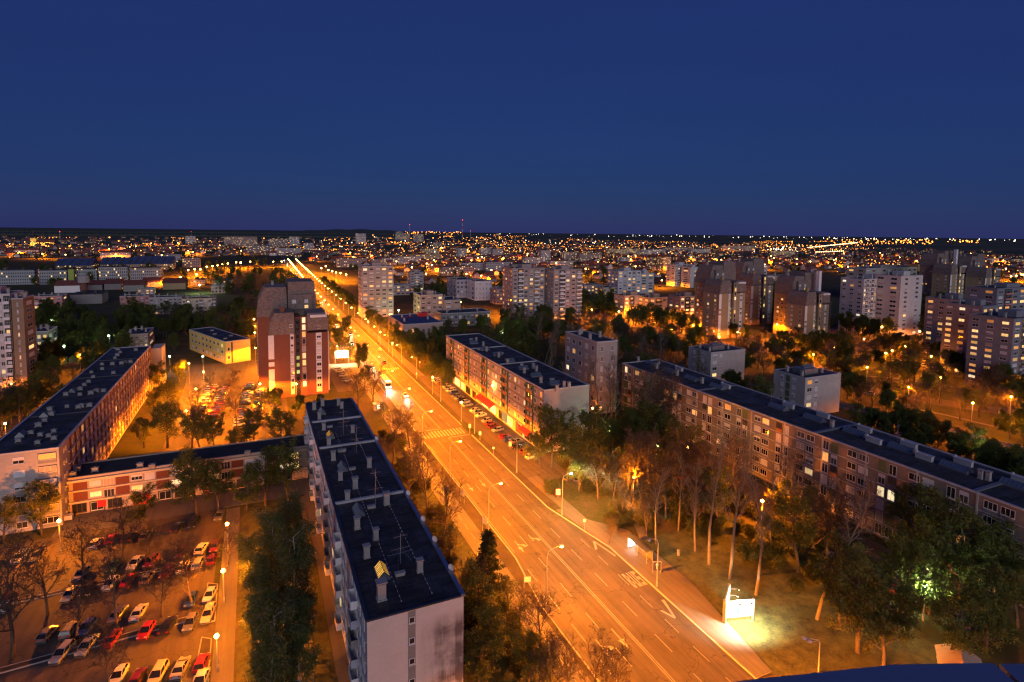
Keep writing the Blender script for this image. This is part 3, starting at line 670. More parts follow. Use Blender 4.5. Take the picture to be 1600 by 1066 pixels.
for fl in range(6):
    z = bz - 1.55 - fl * 2.79
    window(Bk, 'S', 0, 6.2, z, 1.9, 1.35, ('half', 'blind', 'half', 'dark', 'half', 'dark')[fl], 1)
    b = MB(); b.box(9.4, 12.6, -.02, .0, z - 1.3, z + 1.0); part('loggia_shade', b, Bk, 'panel_dark')  # flat dark sheet: the loggia's shade is painted, nothing is recessed
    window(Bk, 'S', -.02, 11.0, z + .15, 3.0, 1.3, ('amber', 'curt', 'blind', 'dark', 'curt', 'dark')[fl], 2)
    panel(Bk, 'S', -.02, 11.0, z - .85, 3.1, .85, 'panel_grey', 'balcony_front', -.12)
    for yy in (3.2, 4.8): window(Bk, 'E', wd, yy, z, .7, .9, 'dark', 0)
    b = MB(); b.box(wd, wd + .32, 6.0, dp, z - 1.42, z - 1.27); part('floor_ledge', b, Bk, 'trim_light')
    y = 8.0; k = 0
    while y < dp - 1.5:
        if k % 2 == 0: panel(Bk, 'E', wd, y, z + .02, 1.7, 2.45, 'brick_panel', 'brick_panel', -.06)
        else:
            window(Bk, 'E', wd, y, z + .25, 1.5, 1.5, pick(.06, .35), 1); panel(Bk, 'E', wd, y, z - .95, 1.6, .7, 'plaster_cream', 'spandrel')
        y += 1.95; k += 1
b = MB(); b.box(wd + .002, wd + 3.6, dp - .2, dp + 10, 0, bz - 1.0); part('stair_tower', b, Bk, 'plaster_cream')
b = MB(); b.box(wd + .03, wd + 1.5, .8, 2.2, .6, 1.5); part('entrance_canopy', b, Bk, 'concrete')

# ------------------------------------------------------------------ low shop wing between the two blocks
An = thing('shop_wing', 'low two storey wing with red brick panels and shops, behind the left car park', 'shop building', (-39.2, 150.4, 0))
wd, dp = 50.0, 9.0
shell(An, 0, wd, 0, dp, 8.3, 'panel_tan', 'roof_gravel', .3, 'panel_tan')
b = MB(); b.box(-.1, wd, -.7, -.0, 7.55, 8.05); part('eaves', b, An, 'plaster_cream')
b = MB(); b.box(0, wd, -.5, -.0, 5.35, 5.6); part('floor_ledge', b, An, 'plaster_cream')
b = MB(); b.box(0, wd, -.6, -.0, 2.75, 3.1); part('floor_ledge', b, An, 'plaster_cream')
x = 1.2; k = 0
while x < wd - 2.5:
    for z, zb in ((6.5, 5.6), (4.0, 3.1)):
        if k % 3 == 0: panel(An, 'S', 0, x + .9, zb + .97, 2.6, 1.9, 'brick_panel', 'brick_panel', -.08)
        elif k % 3 == 1: window(An, 'S', 0, x + .8, z + .1, 2.2, 1.2, pick(.28, .3), 2); panel(An, 'S', 0, x + .8, z - .72, 2.3, .5, 'panel_tan', 'spandrel')
        else: window(An, 'S', 0, x + .6, z - .1, 2.0, 1.75, pick(.22, .2), 2)
    x += (2.9, 2.7, 2.3)[k % 3]; k += 1
for k in range(15):
    x = 1.8 + k * 3.3
    if k in (4,): continue
    if k == 8: panel(An, 'S', 0, x, 1.35, 3.0, 2.5, 'red_sign', 'shop_front', -.1); window(An, 'S', -.1, x, 1.2, 1.4, 1.9, 'dark', 1)
    elif k % 4 == 1: panel(An, 'S', 0, x, 1.3, 2.9, 2.5, 'panel_dark', 'shop_front'); window(An, 'S', -.05, x, 1.35, 2.4, 1.9, 'dark', 1)
    elif k % 4 == 3: panel(An, 'S', 0, x, 1.3, 2.9, 2.4, 'panel_tan', 'garage_door', -.07)
    else: window(An, 'S', 0, x, 1.4, 2.7, 2.1, random.choice(('dark', 'curt', 'dark')), 2, 'frame_brown')
sg = panel(An, 'S', -.0, 13.6, 1.35, 3.4, 2.6, 'red_sign', 'shop_sign', -.12)
def strokes(par, name, lines, side, pl, y, m, th=.2):
    b = MB()
    for (x0, z0), (x1, z1) in lines:
        d = Vector((x1 - x0, 0, z1 - z0)); n = Vector((-d.z, 0, d.x)).normalized() * th / 2
        b.add([(x0 - n.x, 0, z0 - n.z), (x1 - n.x, 0, z1 - n.z), (x1 + n.x, 0, z1 + n.z), (x0 + n.x, 0, z0 + n.z)], [(0, 1, 2, 3)])
    x, yy = at(side, pl, y); return link(name, b.mesh(name, m), par, (x, yy, 0), ANG[side])
strokes(An, 'sign_letter', [((-.7, 2.4), (-.7, 1.35)), ((-.6, 1.85), (.25, 2.4)), ((-.35, 1.95), (.5, 1.35)), ((-.9, 1.05), (.9, 1.05))], 'S', -.13, 13.6, 'white_paint', .22)
panel(An, 'S', 0, 5.9, 1.7, 1.6, 1.5, 'red_sign', 'poster', -.14)
for px, py in [(114, 744), (121, 736), (149, 737), (219, 730), (238, 732), (387, 711)]: chimney(An, loc_of(An, px, py, 8.36), 2, 0, .95)

# ------------------------------------------------------------------ shop block right of the avenue (D)
dx0, dx1, dy0, dy1, dz = 74.6, 89.9, 141.2, 233.5, 18.5
Dk = thing('apartment_block', 'six storey tan panel block with shops below, right of the avenue', 'apartment block', (dx0, dy0, 0))
wd, dp = dx1 - dx0, dy1 - dy0
shell(Dk, 0, wd, 0, dp, dz, 'plaster_rose', 'roof_tar', .3)
mods = []
y = .4
lay = ['p4', 'l', 'p7', 'l', 'p7', 'l', 'p7', 'l', 'p7', 'l', 'p4']
n7 = sum(1 for a in lay if a == 'p7'); lw = 4.6; p4 = 6.2; p7 = (dp - .8 - 5 * lw - 2 * p4) / n7
for a in lay:
    w_ = lw if a == 'l' else (p4 if a == 'p4' else p7)
    for fl in range(5):
        z0 = 4.35 + fl * 2.8; zc = z0 + 1.4
        if a == 'l':
            panel(Dk, 'W', 0, y + w_ / 2, zc, w_ - .1, 2.72, 'panel_green', 'loggia_back', -.03)
            panel(Dk, 'W', -.03, y + w_ * .27, z0 + .55, w_ * .42, 1.0, 'panel_orange', 'balcony_front', -.35); panel(Dk, 'W', -.03, y + w_ * .76, z0 + .55, w_ * .42, 1.0, 'panel_orange', 'balcony_front', -.35)
            window(Dk, 'W', -.03, y + w_ * .27, z0 + 1.75, 1.1, 1.3, pick(.1, .2), 0, 'frame_white')
            window(Dk, 'W', -.03, y + w_ * .76, z0 + 1.75, 1.1, 1.3, pick(.1, .2), 0, 'frame_brown')
            b = None
        else:
            panel(Dk, 'W', 0, y + w_ / 2, zc, w_ - .12, 2.55, 'panel_tan', 'panel', -.06)
            n = 2 if a == 'p4' else 4
            for k in range(n): window(Dk, 'W', -.06, y + w_ * (k + .5 + (.12 if k % 2 else -.12)) / n, zc + .12, 1.25, 1.35, pick(.07, .45), 1 if k % 2 else 0)
    if a == 'l':
        b = MB(); b.box(-.5, -.04, y - .05, y + .12, 4.3, dz - .2); part('loggia_pier', b, Dk, 'panel_green'); b = MB(); b.box(-.5, -.04, y + w_ - .12, y + w_ + .05, 4.3, dz - .2); part('loggia_pier', b, Dk, 'panel_green')
    mods.append((a, y, w_)); y += w_
for fl in range(6):
    b = MB(); b.box(-.09, -.0, .1, dp - .1, 4.22 + fl * 2.8, 4.33 + fl * 2.8); part('floor_band', b, Dk, 'trim_dark')
# shop fronts along the pavement, near end first
b = MB(); b.box(-.3, 0, .1, dp - .1, 3.6, 4.15); part('fascia', b, Dk, 'panel_grey')
shops = [(4, 5, 'dark'), (10, 5, 'dark'), (16.5, 5, 'dark'), (24, 5, 'pale'), (31, 4, 'dark'), (38, 5, 'warm'), (46, 6, 'warm'), (57, 4, 'dark'), (64, 5, 'dark'), (70, 3, 'warm'), (77, 6, 'warm'), (88, 5, 'white')]
for y, w_, kd in shops:
    o = window(Dk, 'W', 0, y, 1.9, w_, 2.9, 'dark', 3, 'frame_brown')
    pn = [c for c in o.children if c.name.startswith('pane')][0]
    if kd == 'warm': setmat(pn, 0, 'shop_warm')
    elif kd == 'white': setmat(pn, 0, 'shop_white')
    elif kd == 'pale': setmat(pn, 0, 'window_pale')
def awning(par, y0, y1, z0, z1, out, m):
    b = MB(); b.add([(-.05, y0, z1), (-.05, y1, z1), (-out, y1, z0), (-out, y0, z0), (-.05, y0, z1 - .05), (-.05, y1, z1 - .05), (-out, y1, z0 - .45), (-out, y0, z0 - .45)], [(0, 1, 2, 3), (3, 2, 6, 7), (0, 3, 7, 4), (1, 5, 6, 2)])
    return part('awning', b, par, m)
awning(Dk, 36, 50.5, 3.3, 4.3, 2.2, 'red_sign'); awning(Dk, 7.5, 13.5, 3.2, 4.2, 1.8, 'red_sign')
panel(Dk, 'W', -.1, 27.6, 2.4, 4.0, 3.0, 'blue_sign', 'shop_sign', -.25); panel(Dk, 'W', -.1, 17.5, 2.6, 1.6, 2.6, 'red_sign', 'shop_sign', -.25)
panel(Dk, 'W', -.3, 88, 3.9, 7.5, .5, 'neon_violet', 'neon_sign', -.2); panel(Dk, 'W', -.1, 23, 3.3, 3.6, .9, 'white_paint', 'shop_sign', -.25)
for k, (ly, lz, cl, pw, mt) in enumerate([(37.2, 10.6, (1, .55, .15), 900, 'sodium_lens'), (12.5, 3.0, (1, .9, .6), 600, 'mercury_lens')]):
    b = MB(); b.ball((0, 0, 0), .28, 8, 6); link('wall_lamp', b.mesh('wall_lamp', mt), Dk, (-.7, ly, lz))
    b = MB(); b.tube([(-.05, ly, lz + .35), (-.7, ly, lz + .3)], .04, 5); part('bracket', b, Dk, 'metal_dark')
    ld = bpy.data.lights.new('wall_light', 'POINT'); ld.energy = pw; ld.color = cl; ld.shadow_soft_size = .15; link('wall_light', ld, Dk, (-1.3, ly, lz))
for px, py, k in [(736, 531, 1), (744, 534, 0), (755, 541, 0), (760, 549, 0), (749, 547, 1), (779, 558, 0), (793, 569, 0), (815, 576, 0), (819, 583, 0), (838, 580, 0), (845, 598, 0), (862, 594, 1), (881, 605, 0), (889, 606, 0), (870, 611, 0), (783, 553, 1), (833, 576, 0)]: chimney(Dk, loc_of(Dk, px, py, dz + .06), k, 0, .95)
for px, py in [(740, 537), (757, 547), (777, 555), (796, 565), (817, 577), (837, 588), (866, 601)]: skylight(Dk, loc_of(Dk, px, py, dz + .06), 3.4, False, math.pi / 2, 1.8)
for yy in (34, 62): b = MB(); b.box(.35, wd - .35, yy, yy + .35, dz + .05, dz + .35); part('roof_ledge', b, Dk, 'trim_light')

# ------------------------------------------------------------------ long block on the right (E)
ex0, ex1, ey0, ey1, ez = 119.8, 136.0, 36.0, 166.6, 17.0
Ek = thing('apartment_block', 'very long grey brown slab block running down the right side', 'apartment block', (ex0, ey0, 0))
wd, dp = ex1 - ex0, ey1 - ey0
shell(Ek, 0, wd, 0, dp, ez, 'plaster_brown2', 'roof_tar', .3)
for fl in range(6):
    zc = ez - 1.5 - fl * 2.73
    b = MB(); b.box(-.1, 0, .1, dp - .1, zc - 1.42, zc - 1.3); part('floor_band', b, Ek, 'trim_light')
    y = 2.0; k = 0
    while y < dp - 2:
        t_ = k % 6
        if t_ in (0, 1):
            window(Ek, 'W', 0, y, zc + .2, 2.1, 1.45, pick(.055, .42), 2 if rnd() < .5 else 1); panel(Ek, 'W', 0, y, zc - .92, 2.15, .7, 'panel_grey', 'spandrel'); y += 2.6
        elif t_ == 2: y += 1.6
        elif t_ in (3, 4):
            r_ = rnd()
            if r_ < .12: panel(Ek, 'W', 0, y, zc - .02, 1.7, 2.5, 'panel_green', 'panel')
            elif r_ < .25: panel(Ek, 'W', 0, y, zc + .3, 1.7, 1.9, 'panel_dark', 'loggia_shade', -.03); panel(Ek, 'W', -.03, y, zc - .8, 1.7, .9, random.choice(('panel_orange', 'panel_grey', 'panel_white')), 'balcony_front', -.1)  # dark sheets paint the shade of loggias onto the flat front
            else: window(Ek, 'W', 0, y, zc - .05, 1.5, 2.15, pick(.06, .35), 1)
            y += 2.15
        else: y += 1.9
        k += 1
for k in range(12):
    b = MB(); y = 9.1 + k * 10.4; b.box(-.16, 0, y, y + .3, 0, ez - .05); part('pilaster', b, Ek, 'concrete')
for px, py in [(1018, 569), (1046, 581), (1081, 593), (1121, 606), (1216, 638), (1272, 656), (1337, 678), (1409, 703), (1493, 733), (1590, 762)]: skylight(Ek, loc_of(Ek, px, py, ez + .06), 5.0, False, 0, 2.2)
for px, py, k in [(1029, 569, 0), (1026, 576, 0), (1061, 579, 3), (1058, 587, 0), (1097, 599, 0), (1134, 606, 3), (997, 565, 0), (1232, 637, 3), (1286, 652, 3), (1300, 668, 0), (1365, 692, 3), (1351, 674, 3), (1420, 699, 3), (1444, 718, 3), (1505, 726, 3), (1532, 748, 0), (1544, 751, 0), (1597, 755, 3)]: chimney(Ek, loc_of(Ek, px, py, ez + .06), k, math.pi / 2 if k == 3 else 0, .95)
for yy in (20, 53, 92): b = MB(); b.box(.35, wd - .35, yy, yy + .7, ez + .05, ez + .38); part('roof_ledge', b, Ek, 'metal_grey')
for px, py in [(1402, 690), (1205, 628)]: antenna(Ek, loc_of(Ek, px, py, ez + .06), 4)

# ------------------------------------------------------------------ two small grey cube blocks behind it
def cube_block(x0, x1, y0, y1, h, label, fl=5):
    o = thing('apartment_block', label, 'apartment block', (x0, y0, 0)); wd, dp = x1 - x0, y1 - y0
    shell(o, 0, wd, 0, dp, h, 'concrete', 'roof_tar', .25)
    b = MB(); b.box(4, 11, 3.5, 8.5, h + .06, h + 2.0); part('roof_house', b, o, 'metal_grey'); skylight(o, (7.5, 6, h + 2.0), 3.5, False, math.pi / 2)
    for x, y in ((2, 3), (13.5, 4), (15, 9), (3, 10)): chimney(o, (x, y, h + .06), 0)
    for k in range(fl):
        z = h - 1.5 - k * 2.72
        for u in (dp * .35, dp * .72): window(o, 'W', 0, u, z, 1.3, 1.35, pick(.1, .4), 1)
        panel(o, 'W', 0, dp * .53, z - .1, 1.6, 2.3, 'panel_green', 'panel')
        window(o, 'S', 0, 2.2, z, 2.4, 1.4, pick(.25, .45), 1); window(o, 'S', 0, 5.6, z, 1.6, 1.5, pick(.2, .4), 1)
    return o
cube_block(174.4, 194, 179.4, 193, 14, 'small grey cube block left of its twin, behind the long slab block')
cube_block(174.4, 193, 134.2, 147.5, 14, 'small grey cube block right of its twin, beside the park street')

# ------------------------------------------------------------------ brick towers with shingled mansard tops
def brick_tower(x, y, h, label, brick, s=1.0, lit=.2, scaffold=False, mast=False, bx=-4.0, bd=33.0):
    o = thing('brick_tower', label, 'tower block', (x, y, 0), 0, None, s)
    hb = h - 8.2                       # top of the plain brick
    def man(x0, x1, y0, y1, z0, z1, cl, cr_, name='mansard'):
        b = MB(); b.add([(x0, y0, z0), (x1, y0, z0), (x1, y1, z0), (x0, y1, z0), (x0 + cl, y0 + .6, z1), (x1 - cr_, y0 + .6, z1), (x1 - cr_, y1 - .4, z1), (x0 + cl, y1 - .4, z1), (x0 + cl * .25, y0 + .1, (z0 + z1) / 2 + 1), (x1 - cr_ * .25, y0 + .1, (z0 + z1) / 2 + 1), (x1 - cr_ * .25, y1 - .1, (z0 + z1) / 2 + 1), (x0 + cl * .25, y1 - .1, (z0 + z1) / 2 + 1)],
              [(0, 1, 9, 8), (1, 2, 10, 9), (2, 3, 11, 10), (3, 0, 8, 11), (8, 9, 5, 4), (9, 10, 6, 5), (10, 11, 7, 6), (11, 8, 4, 7), (4, 5, 6, 7)]); return part(name, b, o, 'shingle')
    b = MB(); b.box(0, 9.2, 0, 14, -.3, hb); b.box(10.8, 21, 0, 14, -.3, hb); b.box(8.9, 11.1, 1.6, 14, -.3, h - 2); part('wall', b, o, brick)
    b = MB(); b.box(9.21, 10.79, .9, 1.59, 0, h - 3); part('stair_recess', b, o, 'panel_dark')
    b = MB(); b.box(10.9, 13.4, -.5, -.001, 0, h - 1.5); part('brick_pier', b, o, brick)
    b = MB(); b.box(bx, bx + 22, 14.01, bd, -.3, hb + 5); part('wall', b, o, brick)
    man(-.25, 8.9, -.25, 14, hb + .01, h, 2.2, .2); man(13.4, 21.25, -.25, 14, hb + 1, h - .6, .2, .9)
    man(bx - .3, bx + 11.0, 13.8, bd + .2, hb + 5.01, h + 8.5, 3.2, .2); man(bx + 11.3, bx + 22.2, 13.9, bd + .2, hb + 5.02, h + 10.5, .2, .8); 
    b = MB(); b.box(8.2, 16.5, 12.2, 13.9, h - .5, h + 5.5); part('dormer', b, o, 'shingle')
    for u in (9.6, 14.2): window(o, 'S', 12.2, u, h + 2.8, 1.4, 1.4, 'blind', 0)
    window(o, 'S', 12.2, 14.2, h + .6, 1.5, 1.3, 'warm', 0)
    b = MB(); b.box(14.6, 20.6, -.6, .2, h - 2.2, h - 1.2); part('terrace_rail', b, o, 'panel_white')
    for u, dz_ in ((7.6, 3.2), (7.6, 1.0), (17.6, 2.2)): window(o, 'S', -.15, u, hb + dz_, 1.2, 1.2, pick(.4, .4), 0)
    n = max(4, int(hb / 2.75))
    for u, w_ in ((.55, 2.0), (7.9, 1.35), (17.6, 2.1)):
        b = MB(); b.box(u - w_ / 2, u + w_ / 2, -.10, -.0, 1.0, hb - .1); part('panel_strip', b, o, 'panel_white')
        for k in range(n):
            z = hb - 1.5 - k * 2.75
            if u > 1 and z > 1: window(o, 'S', -.10, u, z, w_ * .78, 1.25, pick(.06, .3), 1)
            if u > 1 and z > 1: panel(o, 'S', -.10, u, z - 1.22, w_, .08, 'trim_dark', 'joint', -.02)
            if u < 1 and k in (3, 4, 8): panel(o, 'S', -.10, u, z, w_ + .02, 1.1, brick, 'brick_infill', -.03)
    for k in range(int((h - 4) / 2.75)):
        z = h - 3.0 - k * 2.75
        window(o, 'S', -.50, 12.15, z, 1.3, 2.1, random.choice(('warm', 'curt', 'warm', 'pale', 'dark')) if rnd() < lit * 2.6 else 'dark', 0)
        window(o, 'S', .9, 10.0, z - 1, 1.2, 1.5, 'green' if k in (5, 6, 7) else 'dark', 1, 'frame_brown', True)
    b = MB(); b.box(21.0, 21.5, 1.0, 3.6, 1.0, hb); part('panel_strip', b, o, 'panel_white')
    for k in range(n):
        z = hb - 1.5 - k * 2.75
        if z < 1: break
        for u in (3.6, 9.5): window(o, 'W', 0, u, z, 1.5, 1.3, pick(lit * .6, .3), 1)
        for u in (18, 24, 30): window(o, 'W', bx, u if u < bd - 1 else 21, z + 3, 1.5, 1.3, pick(lit * .6, .3), 1)
    for x_, y_ in ((5, 9), (8, 20), (2, 25), (14, 26)): chimney(o, (x_, y_, h - .2 if y_ < 14 else h + 8.2), 0, 0, 1.1)
    b = MB(); b.box(3.8, 5.6, 2.5, 4.2, h, h + 2.0); part('chimney_stack', b, o, brick)
    if mast: b = MB(); b.box(21.2, 23.4, 8, 10.2, 0, h + 12); part('white_shaft', b, o, 'panel_white')
    if scaffold:
        b = MB()
        for k in range(int(hb / 2.2)): b.box(9.3, 20.8, -1.25, -1.15, 1.5 + k * 2.2, 1.62 + k * 2.2)
        for k in range(7): b.box(9.3 + k * 1.9, 9.42 + k * 1.9, -1.25, -1.13, 0, hb + 2)
        part('scaffold', b, o, 'metal_grey')
    return o
brick_tower(3.6, 228, 32.6, 'dark red brick tower with shingled mansard top, left of the avenue', 'brick_red', 1.0, .32)
def from_px(xl, yb): g = G(xl, yb); return g.x, g.y
for xl, yb, h, lab, sc_, kw in [(1122, 530, 36, 'tan brick tower rising behind the middle car park, nearest of its kind', 1.0, dict(bx=5, bd=27)), (1172, 508, 36, 'tan brick tower half hidden behind its nearer tan neighbour', 1.0, dict(bx=5, bd=27)),
        (1256, 534, 30, 'tan brick tower wrapped in scaffolding with tall white shaft', 1.0, dict(scaffold=True, mast=True, bx=5, bd=27)), (1482, 482, 36, 'dim tan brick tower with white shaft, far right skyline', 1.1, dict(mast=True, bx=5, bd=27)), (1536, 484, 34, 'dim tan brick tower right of the white shaft, far right skyline', 1.1, dict(bx=5, bd=27))]:
    x, y = from_px(xl, yb); brick_tower(x, y, h, lab, 'brick_tan', sc_, .22, **kw)

# ------------------------------------------------------------------ panel towers and slabs of the middle distance
def tower(xl, xr, ytop, yb, dep, wall, label, cols, wcols, floors=None, lit=.15, roof='roof_tar', cat='tower block', name='tower_block', style=0, house=True, balc=None, x0y0=None, ww=.55):
    g = G(xl, yb); h = top_z(g, ytop)
    x0, y0 = g.x, g.y; lo, hi = x0, x0 + 300          # right edge of the south face
    for _ in range(40):
        m_ = (lo + hi) / 2
        if PX((m_, y0, 0))[0] < xr: lo = m_
        else: hi = m_
    wd = lo - x0; o = thing(name, label, cat, (x0, y0, 0))
    floors = floors or max(2, int(h / 2.85)); fh = (h - .6) / floors
    shell(o, 0, wd, 0, dep, h, wall, roof, .4, 'trim_light' if style != 2 else wall)
    if house: b = MB(); b.box(wd * .35, wd * .65, dep * .2, dep * .6, h + .06, h + 2.8); part('roof_house', b, o, wall)
    for x_, y_ in ((.15, .3), (.8, .4), (.5, .8), (.25, .7)): chimney(o, (wd * x_, dep * y_, h + .06), 0, 0, 1.1)
    bw = wd / cols
    for c in range(cols):
        if style == 1 and c % 2 == 0: b = MB(); b.box(c * bw + .1, (c + 1) * bw - .1, -.35, -.001, 0, h - .2); part('bay', b, o, 'plaster_rose' if wall == 'plaster_rose' else 'panel_white'); pl = -.35
        else: pl = 0
        if (style == 2 and c % 3 == 1) or (style == 3 and c % 2 == 1): b = MB(); b.box(c * bw + .06, (c + 1) * bw - .06, -.03, -.001, 1.5, h - .4); part('loggia_strip', b, o, random.choice(('panel_dark', 'plaster_brown')) if style == 2 else random.choice(('panel_dark', 'panel_maroon', 'panel_dark'))); pl = -.03  # flat strips
        for k in range(floors):
            z = h - .5 - fh * (k + .5)
            if style == 3 and c % 2 == 1: panel(o, 'S', pl, (c + .5) * bw, z - fh * .36, bw * .86, fh * .26, 'panel_white', 'balcony_front', -.14)
            if style == 2:   # balconies and flat panels in turn
                if c % 3 == 1: balcony(o, 'S', pl, (c + .5) * bw, z - fh * .45, bw * .92, 1.1, 1.0, balc or 'panel_white')
            elif balc and c % 2 == 1: panel(o, 'S', pl, (c + .5) * bw, z - fh * .33, bw * .9, fh * .3, balc, 'spandrel', -.12)
            window(o, 'S', pl, (c + .5) * bw, z, bw * ww, fh * .5, pick(lit, .28), 2 if bw > 3.4 else 1)
    bw = dep / max(1, wcols) if wcols else 0
    side = 'W' if PX((x0, y0, h))[0] > 400 else 'E'
    for c in range(wcols):
        for k in range(floors): window(o, side, 0 if side == 'W' else wd, (c + .5) * bw, h - .5 - fh * (k + .5), bw * .45, fh * .48, pick(lit, .28), 1)
    return o
tower(566, 615, 417, 497, 16, 'plaster_rose', 'rose grey tower with recessed window bays, right of the avenue', 5, 3, 12, .22, style=1, balc='plaster_rose', ww=.6)
tower(641, 662, 426, 458, 14, 'plaster_grey', 'smaller grey tower right behind the rose grey tower', 3, 3, 8, .12, style=2)
tower(800, 850, 420, 500, 18, 'plaster_rose', 'left of two rose coloured towers behind bare poplars', 6, 4, 12, .17, style=2)
tower(864, 908, 422, 500, 18, 'plaster_rose', 'right of two rose coloured towers behind bare poplars', 5, 4, 12, .12, style=2)
tower(965, 1000, 424, 468, 18, 'plaster_white', 'white stepped block with lit windows, above the orange lot', 5, 3, 9, .25, style=1)
tower(1000, 1021, 428, 466, 14, 'plaster_white', 'blank white block joined to the stepped white one', 2, 2, 9, .1)
tower(975, 1012, 463, 497, 14, 'panel_tan', 'low tan flats glowing orange, left of a pair', 5, 2, 5, .5, style=2, balc='panel_dark')
tower(1014, 1042, 466, 499, 14, 'panel_tan', 'low tan flats glowing orange, right of a pair', 3, 2, 5, .35, style=2, balc='panel_dark')
tower(1062, 1092, 464, 494, 14, 'panel_tan', 'low tan flats with orange lit balconies beside brick tower', 4, 2, 5, .4, style=2, balc='panel_dark')
tower(1345, 1400, 437, 522, 16, 'plaster_white', 'long white slab with grid of loggias, right of the scaffolding', 14, 3, 13, .12, style=3, ww=.5)
tower(1402, 1436, 432, 526, 17, 'plaster_white', 'white slab end with tall blank wall and corner balconies', 2, 2, 13, .1, style=0, ww=.25)
tower(1350, 1430, 420, 470, 20, 'plaster_grey', 'grey slab with stepped roof behind the white slab', 10, 2, 8, .05)
tower(1054, 1078, 414, 448, 16, 'plaster_white', 'slim white tower far behind the low orange flats', 6, 2, 9, .1, style=3)
tower(1078, 1093, 418, 450, 16, 'plaster_white', 'blank white slab end behind the low orange flats', 1, 1, 9, .05, ww=.2)
tower(1126, 1152, 411, 436, 18, 'plaster_white', 'white flats behind the tan brick towers, left of two', 4, 2, 7, .15)
tower(1170, 1198, 415, 438, 18, 'plaster_white', 'white flats behind the tan brick towers, right of two', 4, 2, 7, .2, style=1)
tower(1492, 1518, 470, 565, 16, 'facade_slate', 'blue grey stepped flats with lit bays, leftmost at right edge', 3, 3, 11, .35, style=2, balc='panel_grey')
tower(1527, 1553, 480, 590, 16, 'facade_slate', 'blue grey stepped flats with lit bays, second at right edge', 3, 3, 12, .4, style=2, balc='panel_grey')
tower(1575, 1625, 500, 614, 16, 'facade_slate', 'blue grey stepped flats with lit bays, rightmost at right edge', 4, 3, 12, .4, style=2, balc='panel_grey')
tower(1553, 1620, 452, 520, 18, 'facade_slate', 'blue grey flats with red roof edge behind the stepped ones', 6, 2, 8, .25, style=2, balc='plaster_pink')
tower(930, 962, 536, 648, 22, 'plaster_grey', 'pale grey tower wrapped in bare branches behind the shop block', 2, 5, 7, .10, ww=.25, house=False)
tower(-30, 24, 462, 615, 14, 'plaster_white', 'tall white panelled tower cut by the left edge', 5, 2, 12, .16, style=2, balc='panel_white')
tower(26, 44, 468, 612, 12, 'plaster_brown', 'brown windowless core of the tall white tower at left', 1, 1, 12, .2, ww=.15, house=False)
tower(49, 77, 520, 566, 14, 'panel_grey', 'four storey grey flats with orange windows beside left tower', 3, 2, 4, .5, house=False)
tower(285, 338, 468, 497, 13, 'plaster_cream', 'cream flats with balconies, right end of the pastel row', 8, 2, 5, .06, style=2, cat='apartment block', name='apartment_block', house=False)
tower(234, 285, 466, 492, 13, 'plaster_grey', 'grey flats in the middle of the pastel row', 7, 0, 5, .06, cat='apartment block', name='apartment_block', house=False)
tower(188, 234, 464, 489, 13, 'plaster_pink', 'pink flats, left end of the pastel row', 6, 0, 5, .06, cat='apartment block', name='apartment_block', house=False)
tower(52, 98, 464, 484, 14, 'plaster_pink', 'small red house block among dark trees at left', 4, 1, 3, .3, cat='apartment block', name='apartment_block', house=False)
tower(657, 692, 462, 500, 20, 'panel_tan', 'tan flats with flat grey roof behind the low blue roof', 4, 2, 5, .2, cat='apartment block', name='apartment_block')
tower(694, 720, 470, 500, 24, 'panel_tan', 'tan flats with blank end wall lit orange from below', 2, 2, 5, .1, cat='apartment block', name='apartment_block', house=False)
tower(713, 742, 438, 466, 30, 'facade_blue', 'pale blue school building, left wing with glazed front', 5, 3, 4, .04, cat='school', name='school_building', house=False)
tower(742, 768, 440, 470, 22, 'panel_white', 'pale blue school building, blank right wing', 5, 2, 4, .0, cat='school', name='school_building', house=False, ww=.2)
tower(690, 766, 491, 512, 18, 'panel_grey', 'low long flat roofed pavilion among trees in the centre', 12, 0, 2, .08, cat='pavilion', name='pavilion', house=False)
tower(588, 612, 434, 450, 20, 'plaster_white', 'pale low hall just left of the rose grey tower', 3, 1, 3, .05, cat='hall', name='hall', house=False)
tower(196, 232, 524, 545, 20, 'panel_tan', 'dark low flats behind the far end of the left block', 5, 1, 3, .15, cat='apartment block', name='apartment_block', house=False)
for xl, xr, yt, yb, d, wl, lab, c, l in [(912, 940, 446, 462, 16, 'plaster_rose', 'rose coloured low flats between the towers, left of two', 5, .3), (942, 962, 450, 468, 16, 'plaster_cream', 'cream low flats between the towers, right of two', 4, .3), (1205, 1240, 432, 452, 16, 'panel_tan', 'tan low flats behind the trees left of the scaffolding', 6, .3), (775, 796, 452, 476, 14, 'plaster_rose', 'rose low flats left of the rose towers', 4, .25), (1100, 1125, 436, 452, 16, 'plaster_cream', 'cream low flats behind the tan towers', 5, .3), (1440, 1466, 440, 458, 16, 'plaster_grey', 'grey low flats right of the white slab', 5, .2), (612, 640, 446, 462, 16, 'plaster_grey', 'grey low flats right behind the rose grey tower', 4, .25), (330, 352, 447, 459, 14, 'plaster_cream', 'cream little house in the dim park', 4, .2), (215, 240, 452, 461, 14, 'plaster_rose', 'rose little house behind the pastel row', 4, .2)]:
    tower(xl, xr, yt, yb, d, wl, lab, c, 2, None, l, cat='apartment block', name='apartment_block', house=False)
